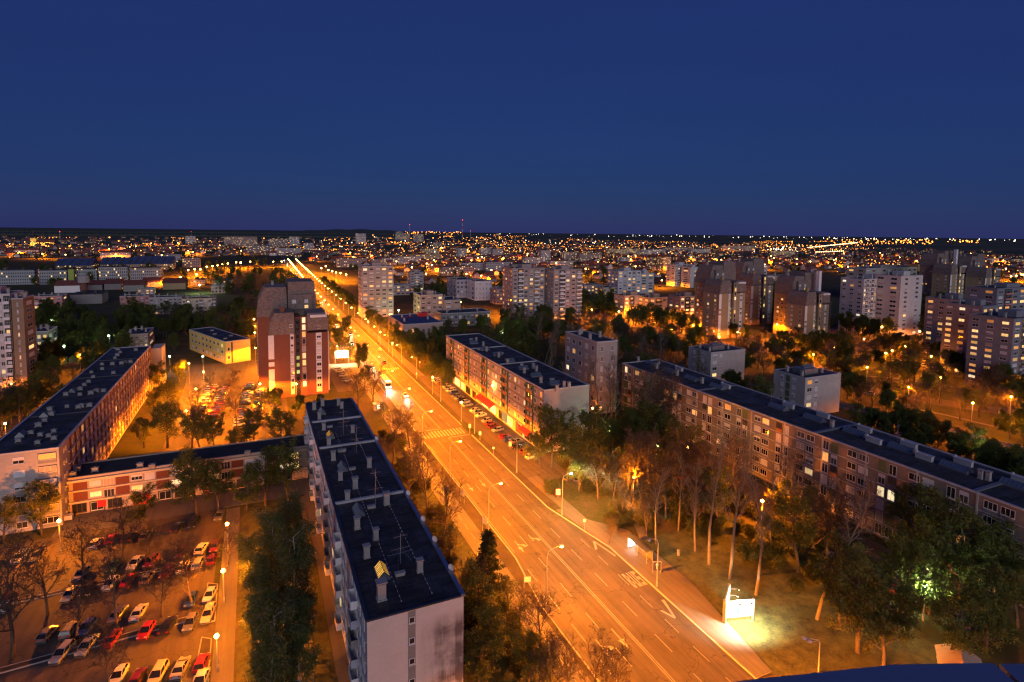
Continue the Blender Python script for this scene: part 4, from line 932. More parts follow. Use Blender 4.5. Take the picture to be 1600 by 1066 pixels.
# yellow two storey house by the street and its neighbour
yo = thing('office_building', 'pale yellow two storey building lit orange beside the street', 'office building', (-14.5, 296, 0), R(23.5))
shell(yo, 0, 11.5, 0, 48, 10.5, 'plaster_yellow', 'roof_tar', .3)
for k in range(9):
    for z in (2.2, 5.4, 8.4): window(yo, 'W', 0, 4 + k * 4.9, z, 2.2, 1.5, pick(.05, .3), 1)
for z in (3.0, 7.0): window(yo, 'S', 0, 1.4, z, 1.0, 1.6, 'dark', 0)
b = MB(); b.box(2.6, 3.2, -.06, 0, .2, 10.2); part('downpipe_strip', b, yo, 'panel_dark')
for x, y in ((3, 8), (8, 14), (4, 24), (7, 36)): chimney(yo, (x, y, 10.56), 1)
tower(630, 692, 508, 534, 40, 'plaster_rose', 'low supermarket with broad dark blue roof by the avenue', 7, 3, 1, .1, roof='roof_blue', cat='supermarket', name='supermarket', house=False)
g = G(655, 505, 6.5); b = MB(); b.box(-3, 3, -2, 2, 0, 2.2); b.box(-12, -6, -1, 1, 0, .2); b.box(5, 14, 1, 2, 0, .2); tag(link('roof_vents', b.mesh('roof_vents', 'red_sign'), None, (96, 350, top_z(G(630, 534), 508) + .06)), 'red ventilation boxes on the dark blue supermarket roof', 'vents')

# ------------------------------------------------------------------ trees
def tree_meshes(name, seed, H, r0, nch, lens, angs, ups, first=.25, leaf=None, lsz=.3, lper=10, bark='trunk_bark', spread=.35, droop=0.0, stems=1):
    """tapered trunk with forking limbs down to twigs; leaves are small faces along the twigs"""
    rg = random.Random(seed); tb = MB(); cb_ = MB(); lv = []; lf = []
    def leafs(p0, p1, n):
        for _ in range(n):
            t = rg.random(); c = p0.lerp(p1, t) + Vector((rg.gauss(0, 1), rg.gauss(0, 1), rg.gauss(0, 1))) * spread
            a = Vector((rg.gauss(0, 1), rg.gauss(0, 1), rg.gauss(0, .7))).normalized(); b_ = a.orthogonal().normalized()
            s = lsz * rg.uniform(.6, 1.3); a = a * s; b_ = b_ * s * .6; k = len(lv)
            for q in (c - a, c - b_, c + a, c + b_): lv.append((q.x, q.y, q.z))
            lf.append((k, k + 1, k + 2, k + 3))
    def grow(p, d, L, r, lvl):
        ns = (7, 5, 3, 2, 2)[lvl]; pts = [p.copy()]; q = p.copy(); dd = d.copy()
        for i in range(ns):
            wob = (.07, .16, .22, .25, .3)[lvl]
            dd = (dd + Vector((rg.gauss(0, wob), rg.gauss(0, wob), rg.gauss(0, wob) + ups[lvl]))).normalized(); q = q + dd * (L / ns); pts.append(q.copy())
        last = lvl == len(nch)
        rs = [max(.026 if not leaf else .014, r * (1 - i / ns * (.72 if not last else .6))) for i in range(ns + 1)]
        (tb if lvl < 2 or leaf else cb_).tube([(a.x, a.y, a.z) for a in pts], rs, (7, 5, 4, 3, 3)[lvl], lvl == 0)
        if last:
            if leaf: leafs(pts[0], pts[-1], lper)
            return
        n = nch[lvl]; lo = first if lvl == 0 else .25; az = rg.random() * 6.28
        for k in range(n):
            t = lo + (1 - lo) * (k + rg.random() * .8) / n; f = min(t * ns, ns - .001); i = int(f); pp = pts[i].lerp(pts[i + 1], f - i)
            ax = (pts[i + 1] - pts[i]).normalized(); u = ax.orthogonal().normalized(); v = ax.cross(u); az += 2.4 + rg.uniform(-.5, .5)
            an = angs[lvl] * rg.uniform(.75, 1.25); nd = ax * math.cos(an) + (u * math.cos(az) + v * math.sin(az)) * math.sin(an)
            rr = rs[i] * (.55 if lvl == 0 else .62)
            ln = lens[lvl] * (rg.uniform(.5, 1.35) if lvl == 0 else rg.uniform(.7, 1.2)) * (1.15 - .55 * t if lvl == 0 else 1.1 - .4 * t)
            grow(pp, nd, ln, rr, lvl + 1)
    for s in range(stems):
        a = 6.28 * s / stems; d0 = Vector((math.cos(a) * .35, math.sin(a) * .35, 1)).normalized() if stems > 1 else Vector((rg.gauss(0, .04), rg.gauss(0, .04), 1)).normalized()
        grow(Vector((math.cos(a) * .15 * (stems > 1), math.sin(a) * .15 * (stems > 1), -.1)), d0, H * (rg.uniform(.8, 1) if stems > 1 else 1), r0, 0)
    tm = tb.mesh(name + '_trunk', bark, smooth=True); cm = None
    if leaf: cm = bpy.data.meshes.new(name + '_crown'); cm.from_pydata(lv, [], lf); cm.materials.append(M[leaf]); cm.update()
    else: cm = cb_.mesh(name + '_crown', bark, smooth=True)
    return tm, cm, H
T = {}
for i in range(3):
    T['leafy%d' % i] = tree_meshes('leafy', 10 + i, 11.5, .30, (12, 6, 5), (5.0, 2.2, 1.0), (.95, .75, .8), (.02, .05, .03, .0), .22, 'leaf_spring', .18, 17, spread=.26)
    T['dark%d' % i] = tree_meshes('dark', 20 + i, 12, .32, (13, 6, 5), (4.6, 2.2, 1.0), (.95, .8, .8), (.02, .06, .03, .0), .2, 'leaf_dark', .22, 34, spread=.34)
    T['bare%d' % i] = tree_meshes('bare', 30 + i, 10.5, .24, (11, 6, 4, 3), (4.8, 2.3, 1.15, .6), (.85, .7, .7, .7), (.02, .10, .08, .06, .03), .25, None)
    T['birch%d' % i] = tree_meshes('birch', 40 + i, 17, .20, (22, 6, 4), (3.0, 1.6, 1.5), (.75, .7, .9), (.03, .02, -.12, -.35), .12, 'leaf_birch', .15, 24, 'bark_birch', spread=.3)
    T['poplar%d' % i] = tree_meshes('poplar', 50 + i, 21, .25, (16, 5, 4), (3.9, 1.8, 1.0), (.55, .55, .6), (.02, .14, .10, .06), .36, None, bark='bark_pale')
    T['bush%d' % i] = tree_meshes('bush', 60 + i, 3.0, .07, (6, 5, 4), (1.5, .9, .5), (.8, .8, .8), (.02, .05, .05, .0), .15, 'leaf_bush', .13, 12, spread=.22, stems=4)
    T['far%d' % i] = tree_meshes('far', 70 + i, 10, .3, (9, 5), (4.2, 2.0), (.95, .8), (.02, .06, .02), .2, 'leaf_dark', .42, 26, spread=.75)
    T['farbare%d' % i] = tree_meshes('farbare', 80 + i, 12, .22, (11, 6, 4), (4.5, 2.2, 1.2), (.75, .7, .7), (.02, .1, .08, .05), .25, 'leaf_bud', .12, 2, spread=.3)
def conifer_mesh(seed):
    rg = random.Random(seed); tb = MB(); tb.tube([(0, 0, -.1), (.1, 0, 4), (0, .1, 10)], [.2, .14, .03], 6); lv = []; lf = []
    for k in range(70):
        z = 1.2 + 8.6 * (k / 70) ** .9; L = (1 - z / 10.8) * 3.4 * rg.uniform(.6, 1.15) + .4; a = k * 2.4
        e = Vector((math.cos(a) * L, math.sin(a) * L, z - L * .12 + rg.gauss(0, .15))); s = Vector((0, 0, z)); tb.tube([tuple(s), tuple(e)], [.05, .015], 3, False)
        for j in range(95):
            c = s.lerp(e, .15 + .9 * rg.random()) + Vector((rg.gauss(0, .22), rg.gauss(0, .22), rg.gauss(0, .16))); u = Vector((rg.gauss(0, 1), rg.gauss(0, 1), rg.gauss(0, .6))).normalized() * .26; v = u.orthogonal().normalized() * .09; q0 = len(lv)
            for q in (c - u, c - v, c + u, c + v): lv.append(tuple(q))
            lf.append((q0, q0 + 1, q0 + 2, q0 + 3))
    cm = bpy.data.meshes.new('conifer_crown'); cm.from_pydata(lv, [], lf); cm.materials.append(M['needle']); cm.update()
    return tb.mesh('conifer_trunk', 'trunk_bark'), cm, 10.0
T['conifer0'] = conifer_mesh(5)
TN = {'leafy': 'leafy_tree', 'dark': 'dense_tree', 'bare': 'bare_tree', 'birch': 'birch_tree', 'poplar': 'tall_bare_tree', 'bush': 'shrub', 'far': 'town_tree', 'farbare': 'slender_bare_tree', 'conifer': 'conifer'}
NT = [0]
def tree(p, kind, h, label, group=None):
    NT[0] += 1; v = 0 if kind == 'conifer' else NT[0] % 3
    tm, cm, H = T['%s%d' % (kind, v)]; s = h / (H * (1.12 if kind not in ('bush', 'conifer') else 1))
    o = thing(TN[kind], label, 'shrub' if kind == 'bush' else 'tree', (p[0], p[1], 0), rnd() * 6.28, group, (s * uni(.9, 1.1), s * uni(.9, 1.1), s))
    link('trunk', tm, o)
    if cm: link('crown', cm, o)
    return o
def trees(kind, h, label, group, pts, jit=.15):
    for p in pts:
        q = G(p[0], p[1]); tree(q, p[3] if len(p) > 3 else kind, (p[2] if len(p) > 2 and p[2] else h) * uni(1 - jit, 1 + jit), label, group)
def inside(x, y, poly):
    c = False
    for (x0, y0), (x1, y1) in zip(poly, poly[1:] + poly[:1]):
        if (y0 > y) != (y1 > y) and x < (x1 - x0) * (y - y0) / (y1 - y0) + x0: c = not c
    return c
FOOT = [(ax0, ax1, ay0, ay1), (bx0, bx1, by0, by1), (-40, 11, 148, 161), (dx0, dx1, dy0, dy1), (ex0, ex1, ey0, ey1), (0, 26, 226, 262), (43, 66, 0, 2000), (173, 196, 132, 196)]
for o in list(ALL):
    if o.name.startswith(('tower', 'apart', 'brick_tower', 'school', 'office', 'super', 'hall', 'pavil')):
        ws = [c for c in o.children if c.name.startswith('wall')]
        if ws: 
            xs = [v.co.x for v in ws[0].data.vertices]; ys = [v.co.y for v in ws[0].data.vertices]
            FOOT.append((o.location.x + min(xs), o.location.x + max(xs), o.location.y + min(ys), o.location.y + max(ys)))
def clear(x, y, m=1.0): return not any(a - m < x < b + m and c - m < y < d + m for a, b, c, d in FOOT)
def grove(kinds, n, h, label, group, poly, jit=.25, gap=3.0):
    """n trees spread over the ground that the photograph shows inside poly"""
    xs = [p[0] for p in poly]; ys = [p[1] for p in poly]; done = []; k = 0
    while len(done) < n and k < n * 30:
        k += 1; x, y = uni(min(xs), max(xs)), uni(min(ys), max(ys))
        if not inside(x, y, poly): continue
        g = G(x, y)
        if not clear(g.x, g.y, 1.5) or any((g.x - q.x) ** 2 + (g.y - q.y) ** 2 < gap * gap for q in done): continue
        done.append(g); tree(g, random.choice(kinds), h * uni(1 - jit, 1 + jit), label, group)
# left car park
trees('bare', 10, 'bare branching tree in the left car park', 'bare trees of the left car park', [(20, 1028, 17), (131, 902, 10), (182, 975, 12), (252, 964, 11), (301, 948, 11), (192, 884, 10), (356, 884, 8), (118, 1000, 9), (75, 960, 10), (172, 1080, 10), (240, 885, 8), (10, 930, 11), (292, 880, 7)])
trees('leafy', 12, 'leafy tree shading the front of the low shop wing', 'trees before the shop wing', [(308, 806, 13), (342, 800, 13), (66, 838, 12), (6, 850, 10), (228, 828, 9), (415, 790, 14), (450, 782, 12), (385, 800, 11)])
trees('birch', 17, 'weeping birch with pale trunk beside the near block', 'birches beside the near block', [(436, 950, 20), (452, 1040, 20), (418, 1075, 18), (462, 905, 15), (405, 1010, 14), (470, 1080, 16), (430, 1130, 18), (395, 920, 11), (470, 985, 13)])
# lawn north of the shop wing and its car park
trees('leafy', 11, 'leafy tree between the left block and the north car park', 'trees round the north car park', [(262, 700, 13), (300, 700, 12), (240, 660, 11), (225, 700, 9), (262, 640, 10), (250, 610, 10), (280, 600, 9), (335, 705, 11), (398, 700, 11), (440, 705, 11), (365, 715, 9)])
trees('bare', 11, 'bare round crowned tree inside the north car park', 'bare trees of the north car park', [(325, 690, 12), (370, 672, 13), (405, 665, 10), (345, 660, 9), (352, 635, 10), (315, 655, 10), (362, 615, 9), (330, 620, 9), (312, 700, 11), (385, 700, 11)])
trees('dark', 8, 'dark bushy tree at the foot of the red brick tower', 'trees at the brick tower', [(430, 640, 7), (462, 648, 7), (412, 630, 6), (500, 640, 6)])
# between the near block and the avenue
trees('bare', 13, 'bare tree between the near block and the avenue', 'bare trees beside the near block', [(612, 735, 15), (644, 745, 13), (668, 800, 12), (690, 850, 12), (655, 860, 10), (705, 895, 9), (735, 960, 9), (640, 700, 12), (640, 780, 11)])
trees('leafy', 9, 'dim leafy tree at the lower edge beside the avenue', 'leafy trees at the lower edge', [(752, 985, 9), (795, 1000, 8), (770, 1050, 9), (825, 1065, 7), (745, 1085, 9), (842, 1095, 7)])
trees('bare', 8, 'bare sapling leaning over the kerb at the lower edge', 'bare saplings at the lower edge', [(850, 1050, 10), (890, 1090, 8), (925, 1100, 8), (870, 1110, 9), (952, 1125, 8), (812, 970, 6)])
trees('conifer', 10.6, 'lone dark conifer beside the cycle path', None, [(762, 920)], .01)
trees('leafy', 12, 'leafy tree left of the avenue beyond the near block', 'trees left of the avenue', [(560, 640, 12, 'bare'), (583, 632, 12, 'bare'), (570, 610, 11), (530, 545, 13), (540, 530, 12), (520, 520, 12), (512, 560, 11), (548, 560, 9), (600, 660, 8)])
# right verge of the avenue, far to near
for k in range(30):
    y = 216 + k * 17 + uni(-4, 4); x = 70 + uni(-2.5, 3.5)
    if y < 240: x = 68.5
    tree((x, y), random.choice(('leafy', 'dark', 'dark')), uni(8, 12.5), 'dark leafy tree in the row right of the avenue', 'tree row right of the avenue')
for k in range(26):
    y = 262 + k * 22 + uni(-4, 4); tree((41 + uni(-4, 1), y), random.choice(('leafy', 'dark', 'bare')), uni(7, 11), 'leafy tree in the row left of the avenue', 'tree row left of the avenue')
grove(['dark', 'leafy'], 30, 10, 'leafy tree round the supermarket', 'trees round the supermarket', [(600, 540), (700, 545), (700, 600), (650, 590), (610, 560)])
grove(['dark', 'leafy', 'bare'], 32, 11, 'leafy tree between the shop block and the rose towers', 'trees behind the shop block', [(700, 520), (800, 500), (860, 560), (840, 585), (760, 545), (700, 540)])
# bare poplars behind the shop block and around the grey tower
trees('poplar', 24, 'tall bare poplar with pale trunk behind the shop block', 'tall bare poplars', [(850, 575, 27), (856, 620, 26), (840, 560, 25), (880, 600, 25), (868, 560, 26), (895, 620, 24), (905, 600, 25), (930, 610, 24), (940, 640, 25), (950, 600, 25), (955, 660, 22), (915, 655, 23), (898, 670, 22), (825, 540, 24), (812, 530, 24), (790, 520, 22), (890, 570, 24), (925, 560, 22), (960, 620, 26), (1030, 590, 20), (1010, 580, 18), (985, 590, 20), (1060, 580, 16), (1090, 600, 15)])
trees('poplar', 26, 'tall bare tree on the lawn behind the bus stop', 'tall bare trees by the bus stop', [(1108, 882, 28), (1140, 905, 31), (1181, 930, 27), (1276, 968, 28), (1086, 862, 20), (1025, 850, 16), (1205, 870, 22), (1240, 850, 22), (1060, 830, 20)])
trees('leafy', 12, 'leafy tree at the corner of the shop block car park', 'trees beside the shop block', [(862, 730, 14), (890, 745, 14), (925, 720, 13), (905, 770, 12), (940, 740, 12), (845, 735, 10), (880, 700, 11), (950, 700, 10)])
trees('dark', 15, 'big dark round tree between the two right blocks', 'dark trees between the right blocks', [(990, 730, 15), (1020, 735, 16), (1035, 720, 14), (965, 720, 12), (1005, 700, 12)])
trees('bare', 13, 'bare tree between bus stop and long block', 'bare trees behind the bus stop', [(955, 792, 13), (985, 785, 14), (1000, 800, 12), (1020, 790, 15), (1040, 810, 14), (970, 815, 9), (1055, 780, 13), (1075, 770, 13), (1105, 790, 14), (1150, 780, 14), (1010, 835, 8), (935, 780, 10), (1250, 800, 14), (952, 850, 5), (1300, 850, 13)])
trees('leafy', 13, 'broad leafy tree at the lower right before the long block', 'leafy trees at the lower right', [(1340, 1020, 14), (1400, 985, 15), (1450, 960, 16), (1500, 935, 15), (1460, 905, 14), (1430, 870, 13), (1560, 950, 13), (1590, 980, 12), (1310, 985, 10), (1380, 1050, 12), (1480, 1040, 12), (1540, 1010, 12), (1420, 930, 11), (1330, 950, 9), (1530, 900, 12)])
trees('bush', 2.2, 'low rounded shrub in the yard of the long block', 'shrubs before the long block', [(1150, 800, 2.6), (1240, 845, 2.8), (1262, 838, 2.4), (1205, 825, 2.4), (860, 770, 3.0), (868, 775, 2.5), (1000, 820, 2), (800, 1000, 2.5), (1130, 760, 2.4), (1335, 870, 2.5)])
# park street and railway
trees('bare', 9, 'round crowned street tree beside the lit park street', 'street trees of the park street', [(1323, 624, 11, 'dark'), (1363, 638, 9), (1385, 647, 10, 'dark'), (1408, 640, 9, 'leafy'), (1428, 652, 8), (1454, 642, 10), (1500, 657, 11), (1529, 652, 9), (1558, 645, 9), (1598, 685, 12, 'dark')])
grove(['dark', 'leafy', 'dark'], 30, 8, 'bushy tree along the railway cutting', 'trees along the railway', [(1310, 660), (1400, 665), (1600, 735), (1600, 790), (1500, 735), (1400, 695), (1310, 675)])
grove(['bare', 'leafy', 'dark'], 62, 10, 'tree at the edge of the middle car parks', 'trees round the middle car parks', [(985, 512), (1100, 530), (1200, 560), (1310, 575), (1480, 585), (1560, 600), (1600, 620), (1500, 570), (1350, 545), (1200, 535), (1080, 520)])
grove(['dark', 'leafy'], 62, 13, 'tall leafy tree between white slab and towers', 'trees between the right towers', [(1190, 470), (1240, 480), (1340, 540), (1440, 520), (1490, 560), (1490, 470), (1440, 450), (1440, 520), (1335, 520), (1200, 520)])
grove(['bare', 'farbare', 'dark'], 56, 12, 'tree in the dark grove before the rose towers', 'trees before the rose towers', [(770, 505), (900, 505), (960, 515), (1060, 560), (960, 560), (800, 520)])
grove(['dark', 'leafy', 'far'], 44, 11, 'tree between the rose towers and the low orange flats', 'trees by the orange flats', [(905, 470), (965, 470), (965, 505), (1060, 520), (1100, 520), (1050, 500), (960, 500), (905, 500)])
grove(['leafy', 'dark', 'dark'], 78, 11, 'tree in the dense dark wood left of the north car park', 'trees of the left wood', [(48, 500), (130, 480), (240, 490), (300, 500), (280, 560), (250, 530), (190, 560), (120, 600), (60, 625), (52, 570)])
grove(['bare', 'leafy'], 18, 10, 'tree between the left tower and the left block', 'trees by the left tower', [(0, 625), (100, 610), (130, 590), (40, 665), (0, 680)])
grove(['dark', 'leafy', 'bare'], 46, 11, 'tree in the wood left of the brick tower', 'trees left of the brick tower', [(330, 500), (400, 480), (405, 530), (395, 555), (330, 520), (300, 510)])
grove(['far', 'farbare'], 70, 12, 'tree in the dim park left of the avenue', 'trees of the dim park', [(320, 432), (430, 425), (470, 440), (490, 465), (410, 478), (350, 465), (320, 450)], gap=6)
grove(['far'], 78, 11, 'round tree in the streets right of the avenue', 'trees of the middle town', [(520, 420), (640, 412), (800, 410), (960, 410), (960, 455), (800, 470), (640, 470), (560, 440)], gap=6)
grove(['far'], 78, 10, 'round tree among the small houses on the right', 'trees among the right houses', [(1000, 400), (1250, 395), (1590, 405), (1590, 450), (1440, 430), (1200, 430), (1000, 440)], gap=6)
grove(['far'], 70, 11, 'round tree in the left old town', 'trees of the left old town', [(0, 385), (250, 385), (440, 395), (430, 415), (300, 440), (140, 455), (0, 460)], gap=6)
grove(['bare', 'bare', 'leafy'], 18, 12, 'bare tree in the thicket along the long block', 'thicket along the long block', [(950, 765), (1110, 735), (1200, 770), (1310, 840), (1340, 890), (1260, 905), (1130, 845), (985, 815)], gap=2.2)
grove(['bush'], 45, 2.6, 'low shrub in the thicket along the long block', 'shrubs of the thicket', [(880, 770), (1000, 750), (1150, 770), (1320, 870), (1250, 930), (1080, 840), (960, 830)], gap=1.2)
grove(['leafy', 'dark', 'bare'], 16, 12, 'tree behind the long slab block by the railway', 'trees behind the long block', [(965, 590), (1060, 590), (1180, 630), (1200, 650), (1110, 620), (980, 610)])
grove(['bush'], 30, 2.4, 'shrub on the lawn beside the near block', 'shrubs beside the near block', [(590, 680), (640, 690), (720, 880), (760, 1000), (830, 1066), (740, 1066), (730, 940), (640, 790)], gap=1.5)
grove(['leafy', 'bare'], 14, 11, 'tree on the slope behind the park lawn', 'trees behind the park lawn', [(1310, 585), (1480, 595), (1600, 625), (1600, 650), (1480, 612), (1320, 598)])
grove(['bare', 'leafy', 'bare', 'dark'], 56, 9.5, 'tree in the belt between car parks and cube blocks', 'trees of the middle belt', [(965, 520), (1100, 540), (1200, 560), (1340, 578), (1340, 602), (1200, 590), (1080, 570), (970, 550)])
grove(['leafy', 'dark'], 26, 10, 'tree before the blue grey stepped flats', 'trees before the stepped flats', [(1470, 560), (1540, 575), (1610, 610), (1610, 635), (1540, 605), (1480, 585)])
grove(['dark', 'leafy'], 30, 11, 'tree behind the tan towers', 'trees behind the tan towers', [(1190, 440), (1240, 445), (1240, 500), (1200, 505), (1190, 470)], gap=5)
grove(['leafy', 'bare', 'dark'], 26, 10, 'tree before the pastel row', 'trees before the pastel row', [(180, 495), (330, 505), (360, 530), (280, 525), (200, 515)], gap=4)
for x, y, h in [(99, 141, 23), (103, 137, 24), (108, 139, 22), (113, 141, 21), (98, 147, 22), (103, 148, 24), (110, 133, 20), (117, 138, 19), (95, 152, 22), (101, 154, 24), (115, 146, 20), (106, 130, 18)]: tree((x, y), 'poplar' if h > 20 else 'bare', h, 'bare tree standing before the pale grey tower', 'bare trees before the grey tower')
grove(['leafy', 'dark', 'bare'], 34, 9, 'tree scattered over the park beyond the cube blocks', 'trees of the far park', [(1200, 560), (1330, 575), (1470, 598), (1600, 632), (1600, 700), (1480, 655), (1320, 640), (1320, 600), (1200, 590)], gap=5)

# ------------------------------------------------------------------ street lamps
SP = 2.2
SOD = (1.0, .228, .002); MER = (.80, 1.0, .50); LC = {}
def light(par, loc, col, power, spot=0, size=.2):
    """lamp light; spot 1 and 2 spread their light wide and even over the ground as road luminaires do, 1 leans to the road"""
    key = (col, power, spot)
    if key not in LC:
        ld = bpy.data.lights.new('lamp_light', 'POINT'); ld.energy = power; ld.color = col; ld.shadow_soft_size = size
        if spot:
            ld.use_nodes = True; nt = ld.node_tree; N, L = nt.nodes, nt.links; em = [n for n in N if n.type == 'EMISSION'][0]
            tc = N.new('ShaderNodeTexCoord'); sp = N.new('ShaderNodeSeparateXYZ'); L.new(tc.outputs['Normal'], sp.inputs[0])
            c = math_(N, L, 'MULTIPLY', sp.outputs[2], -1.0)
            g = math_(N, L, 'MINIMUM', math_(N, L, 'POWER', math_(N, L, 'MAXIMUM', c, .05), -1.9), 9.0 if spot == 1 else 6.0)
            mr = N.new('ShaderNodeMapRange'); mr.interpolation_type = 'SMOOTHSTEP'; mr.inputs[1].default_value = .05; mr.inputs[2].default_value = .24; L.new(c, mr.inputs[0])
            g = math_(N, L, 'MULTIPLY', g, mr.outputs[0])
            if spot == 1: g = math_(N, L, 'MULTIPLY', g, math_(N, L, 'ADD', math_(N, L, 'MULTIPLY', sp.outputs[0], .55), 1.0))
            g = math_(N, L, 'ADD', g, .55 if spot == 1 else .35)      # what leaks upwards from the bowl
            L.new(g, em.inputs['Strength'])
        LC[key] = ld
    return link('lamp_light', LC[key], par, loc)
def lamp(x, y, h, label, group, kind='sodium', arm=0.0, ln=2.2, power=20000, double=False, lit=True, spot=True):
    o = thing('street_lamp', label, 'street lamp', (x, y, 0), arm, group)
    dist = math.hypot(x, y); gr = max(.27, min(.95, round(dist * .0011, 1))) if dist > 240 else .33
    key = ('lamp', round(h, 1), ln, gr)
    if key not in WC:
        b = MB()
        if ln: b.tube([(0, 0, 0), (0, 0, h * .5), (0, 0, h - 1.3), (ln * .12, 0, h - .45), (ln * .45, 0, h - .08), (ln, 0, h + .08)], [.11, .085, .065, .055, .05, .045], 7)
        else: b.tube([(0, 0, 0), (0, 0, h * .5), (0, 0, h)], [.10, .08, .06], 7)
        b.tube([(0, 0, 0), (0, 0, 1.1)], .14, 7)
        hd = MB()
        if ln: hd.box(ln - .1, ln + .75, -.17, .17, h + .02, h + .2); hd.box(ln, ln + .65, -.12, .12, h + .2, h + .27)
        else: hd.tube([(0, 0, h - .12), (0, 0, h + .02)], .13, 7)
        le = MB()
        if ln: le.ball((ln + .34, 0, h - .02), gr + .03, 8, 6, .6)
        else: le.ball((0, 0, h + .2), gr, 8, 6)
        WC[key] = (b.mesh('pole', 'pole_grey', smooth=True), hd.mesh('lamp_head', 'metal_grey'), le)
    pm, hm, le = WC[key]; link('pole', pm, o); link('lamp_head', hm, o)
    mt = {'sodium': 'sodium_lens', 'mercury': 'mercury_lens'}[kind] if lit else 'lamp_glass'
    k2 = key + (mt,)
    if k2 not in WC: WC[k2] = le.mesh('lens', mt, smooth=True)
    link('lens', WC[k2], o)
    if lit and power: light(o, (ln + .34 if ln else 0, 0, h - .12 if ln else h + .24), SOD if kind == 'sodium' else MER, power * (SP if kind == 'sodium' else 1.4), 1 if ln else (2 if kind == 'sodium' and spot else 0))
    return o
LL = 'curved arm street lamp on the left kerb of the avenue'; LR = 'street lamp on the right kerb of the avenue'
for k in range(40):
    y = 80.8 + k * 26.4; x = 43.8 if y < 600 else 43.8 + (y - 600) * .011
    if y < 330: x = 43.8
    lamp(x, y, 10.4, LL, 'lamps left of the avenue', arm=0.0, ln=2.4, power=9800 if k == 0 else (8400 if y < 230 else (6000 if y < 420 else 4200)))
for k, (y, lit, kind) in enumerate([(77.8, 0, 'sodium'), (107.6, 1, 'mercury'), (132.2, 0, 'sodium'), (164.2, 0, 'sodium'), (200.5, 0, 'sodium')]):
    lamp(64.9 if k == 0 else 62.0, y, 9.4, LR, 'lamps right of the avenue', kind, math.pi if k in (0, 2, 4) else 0.0, 1.8, 1800, lit=bool(lit))
for x, y, a, pw in ((43.4, 36.0, 0.0, 17000), (43.4, 12.0, 0.0, 9000)): lamp(x, y, 10.4, 'lamp of the avenue just below the picture edge', 'lamps below the picture edge', arm=a, ln=2.4, power=pw)
for k in range(32):
    y = 238 + k * 28.5; lamp(62.6 + max(0, y - 600) * .011, y, 9.4, LR, 'lamps right of the avenue', 'sodium', math.pi, 1.8, 2400)
def lamps_px(pts, h, label, group, kind='sodium', power=4500, ln=0, arm=0.0, spot=True):
    for px, py, *r in pts:
        g = G(px, py, h + .2); lamp(g.x, g.y, h, label, group, kind, arm, ln, r[0] if r else power, spot=spot)
for px, yh, bx, yb in [(354, 819, 356, 862), (347, 892, 350, 943), (338, 994, 340, 1050)]:
    g = G(bx, yb); lamp(g.x, g.y, top_z(g, yh) - .2, 'lamp post on the footpath edge of the left car park', 'lamps of the left car park', power=3000, ln=0)
lamps_px([(92, 814, 12000)], 6.5, 'lamp glowing at the corner of the left block and shop wing', None, spot=False)
lamps_px([(295, 568), (318, 581), (306, 608), (291, 642)], 8.5, 'tall lamp on the left of the north car park', 'lamps of the north car park', power=8500)
lamps_px([(397, 499), (398, 509), (398, 520), (399, 544, 4500), (407, 561), (406, 576), (406, 600, 7000), (404, 631, 6000)], 7.0, 'lamp in the row left of the red brick tower', 'lamps beside the brick tower', power=3000)
lamps_px([(527, 541), (463, 600, 1500), (125, 555, 5000), (18, 600, 6000), (8, 662, 4000)], 7.0, 'lamp post on the lawns left of the avenue', 'lawn lamps at left', power=3500)
lamps_px([(265, 557), (317, 557), (170, 525), (100, 541), (80, 500)], 7.0, 'pale green lamp in the left wood', 'pale lamps at left', 'mercury', 1500)
lamps_px([(990, 746, 12000), (1191, 783, 13000), (926, 638, 2200), (676, 590, 4000), (721, 629, 2500), (1075, 700, 4500)], 6.5, 'lamp post between the right hand blocks', 'lamps between the right blocks', power=3500, spot=False)
lamps_px([(958, 675), (1026, 696), (1557, 706), (1446, 915, 3600), (1480, 462, 4000), (1230, 455), (785, 520), (940, 611)], 6.0, 'pale green lamp shining among right hand trees', 'pale lamps at right', 'mercury', 2400)
lamps_px([(967, 487), (989, 482), (1040, 488), (1049, 515), (1065, 497), (1083, 509), (1124, 527), (1153, 519), (1082, 484), (925, 484), (1214, 507), (1229, 532), (1271, 554), (1304, 544), (930, 505), (1100, 505)], 7.5, 'orange lamp in the middle car park', 'lamps of the middle car park', power=6500)
lamps_px([(1378, 511), (1437, 518, 9000), (1433, 500), (1384, 552), (1394, 548), (1415, 541), (1455, 557), (1486, 541), (1508, 554), (1546, 574), (1478, 502), (1592, 601), (1550, 530), (1350, 530)], 7.0, 'orange lamp in the right car park', 'lamps of the right car park', power=3200)
lamps_px([(1355, 574), (1640, 660), (1520, 630), (1420, 605), (1580, 620), (1470, 590)], 9.0, 'street lamp of the park street', 'lamps of the park street', power=3400)
lamps_px([(588, 479, 0), (609, 492), (641, 495), (575, 503), (594, 519), (613, 536)], 7.0, 'orange lamp by the rose grey tower', 'lamps by the rose tower', power=5000)
lamps_px([(623, 485), (666, 483, 2500)], 6.5, 'green white lamp by the rose grey tower', 'pale lamps by the rose tower', 'mercury', 3500)
lamps_px([(294, 422), (304, 421), (313, 421), (323, 417), (332, 416), (340, 415), (348, 413), (356, 412), (369, 410), (376, 410), (391, 409), (257, 438), (269, 436), (282, 433), (307, 429)], 9.0, 'orange lamp along the far left street', 'lamps of the far left street', power=16000)
lamps_px([(495, 401), (502, 419), (509, 416), (513, 422), (519, 424), (525, 426), (532, 427), (541, 429), (427, 409), (440, 409), (376, 411)], 9.0, 'orange lamp along the street right of the avenue', 'lamps of the far side street', power=14000)
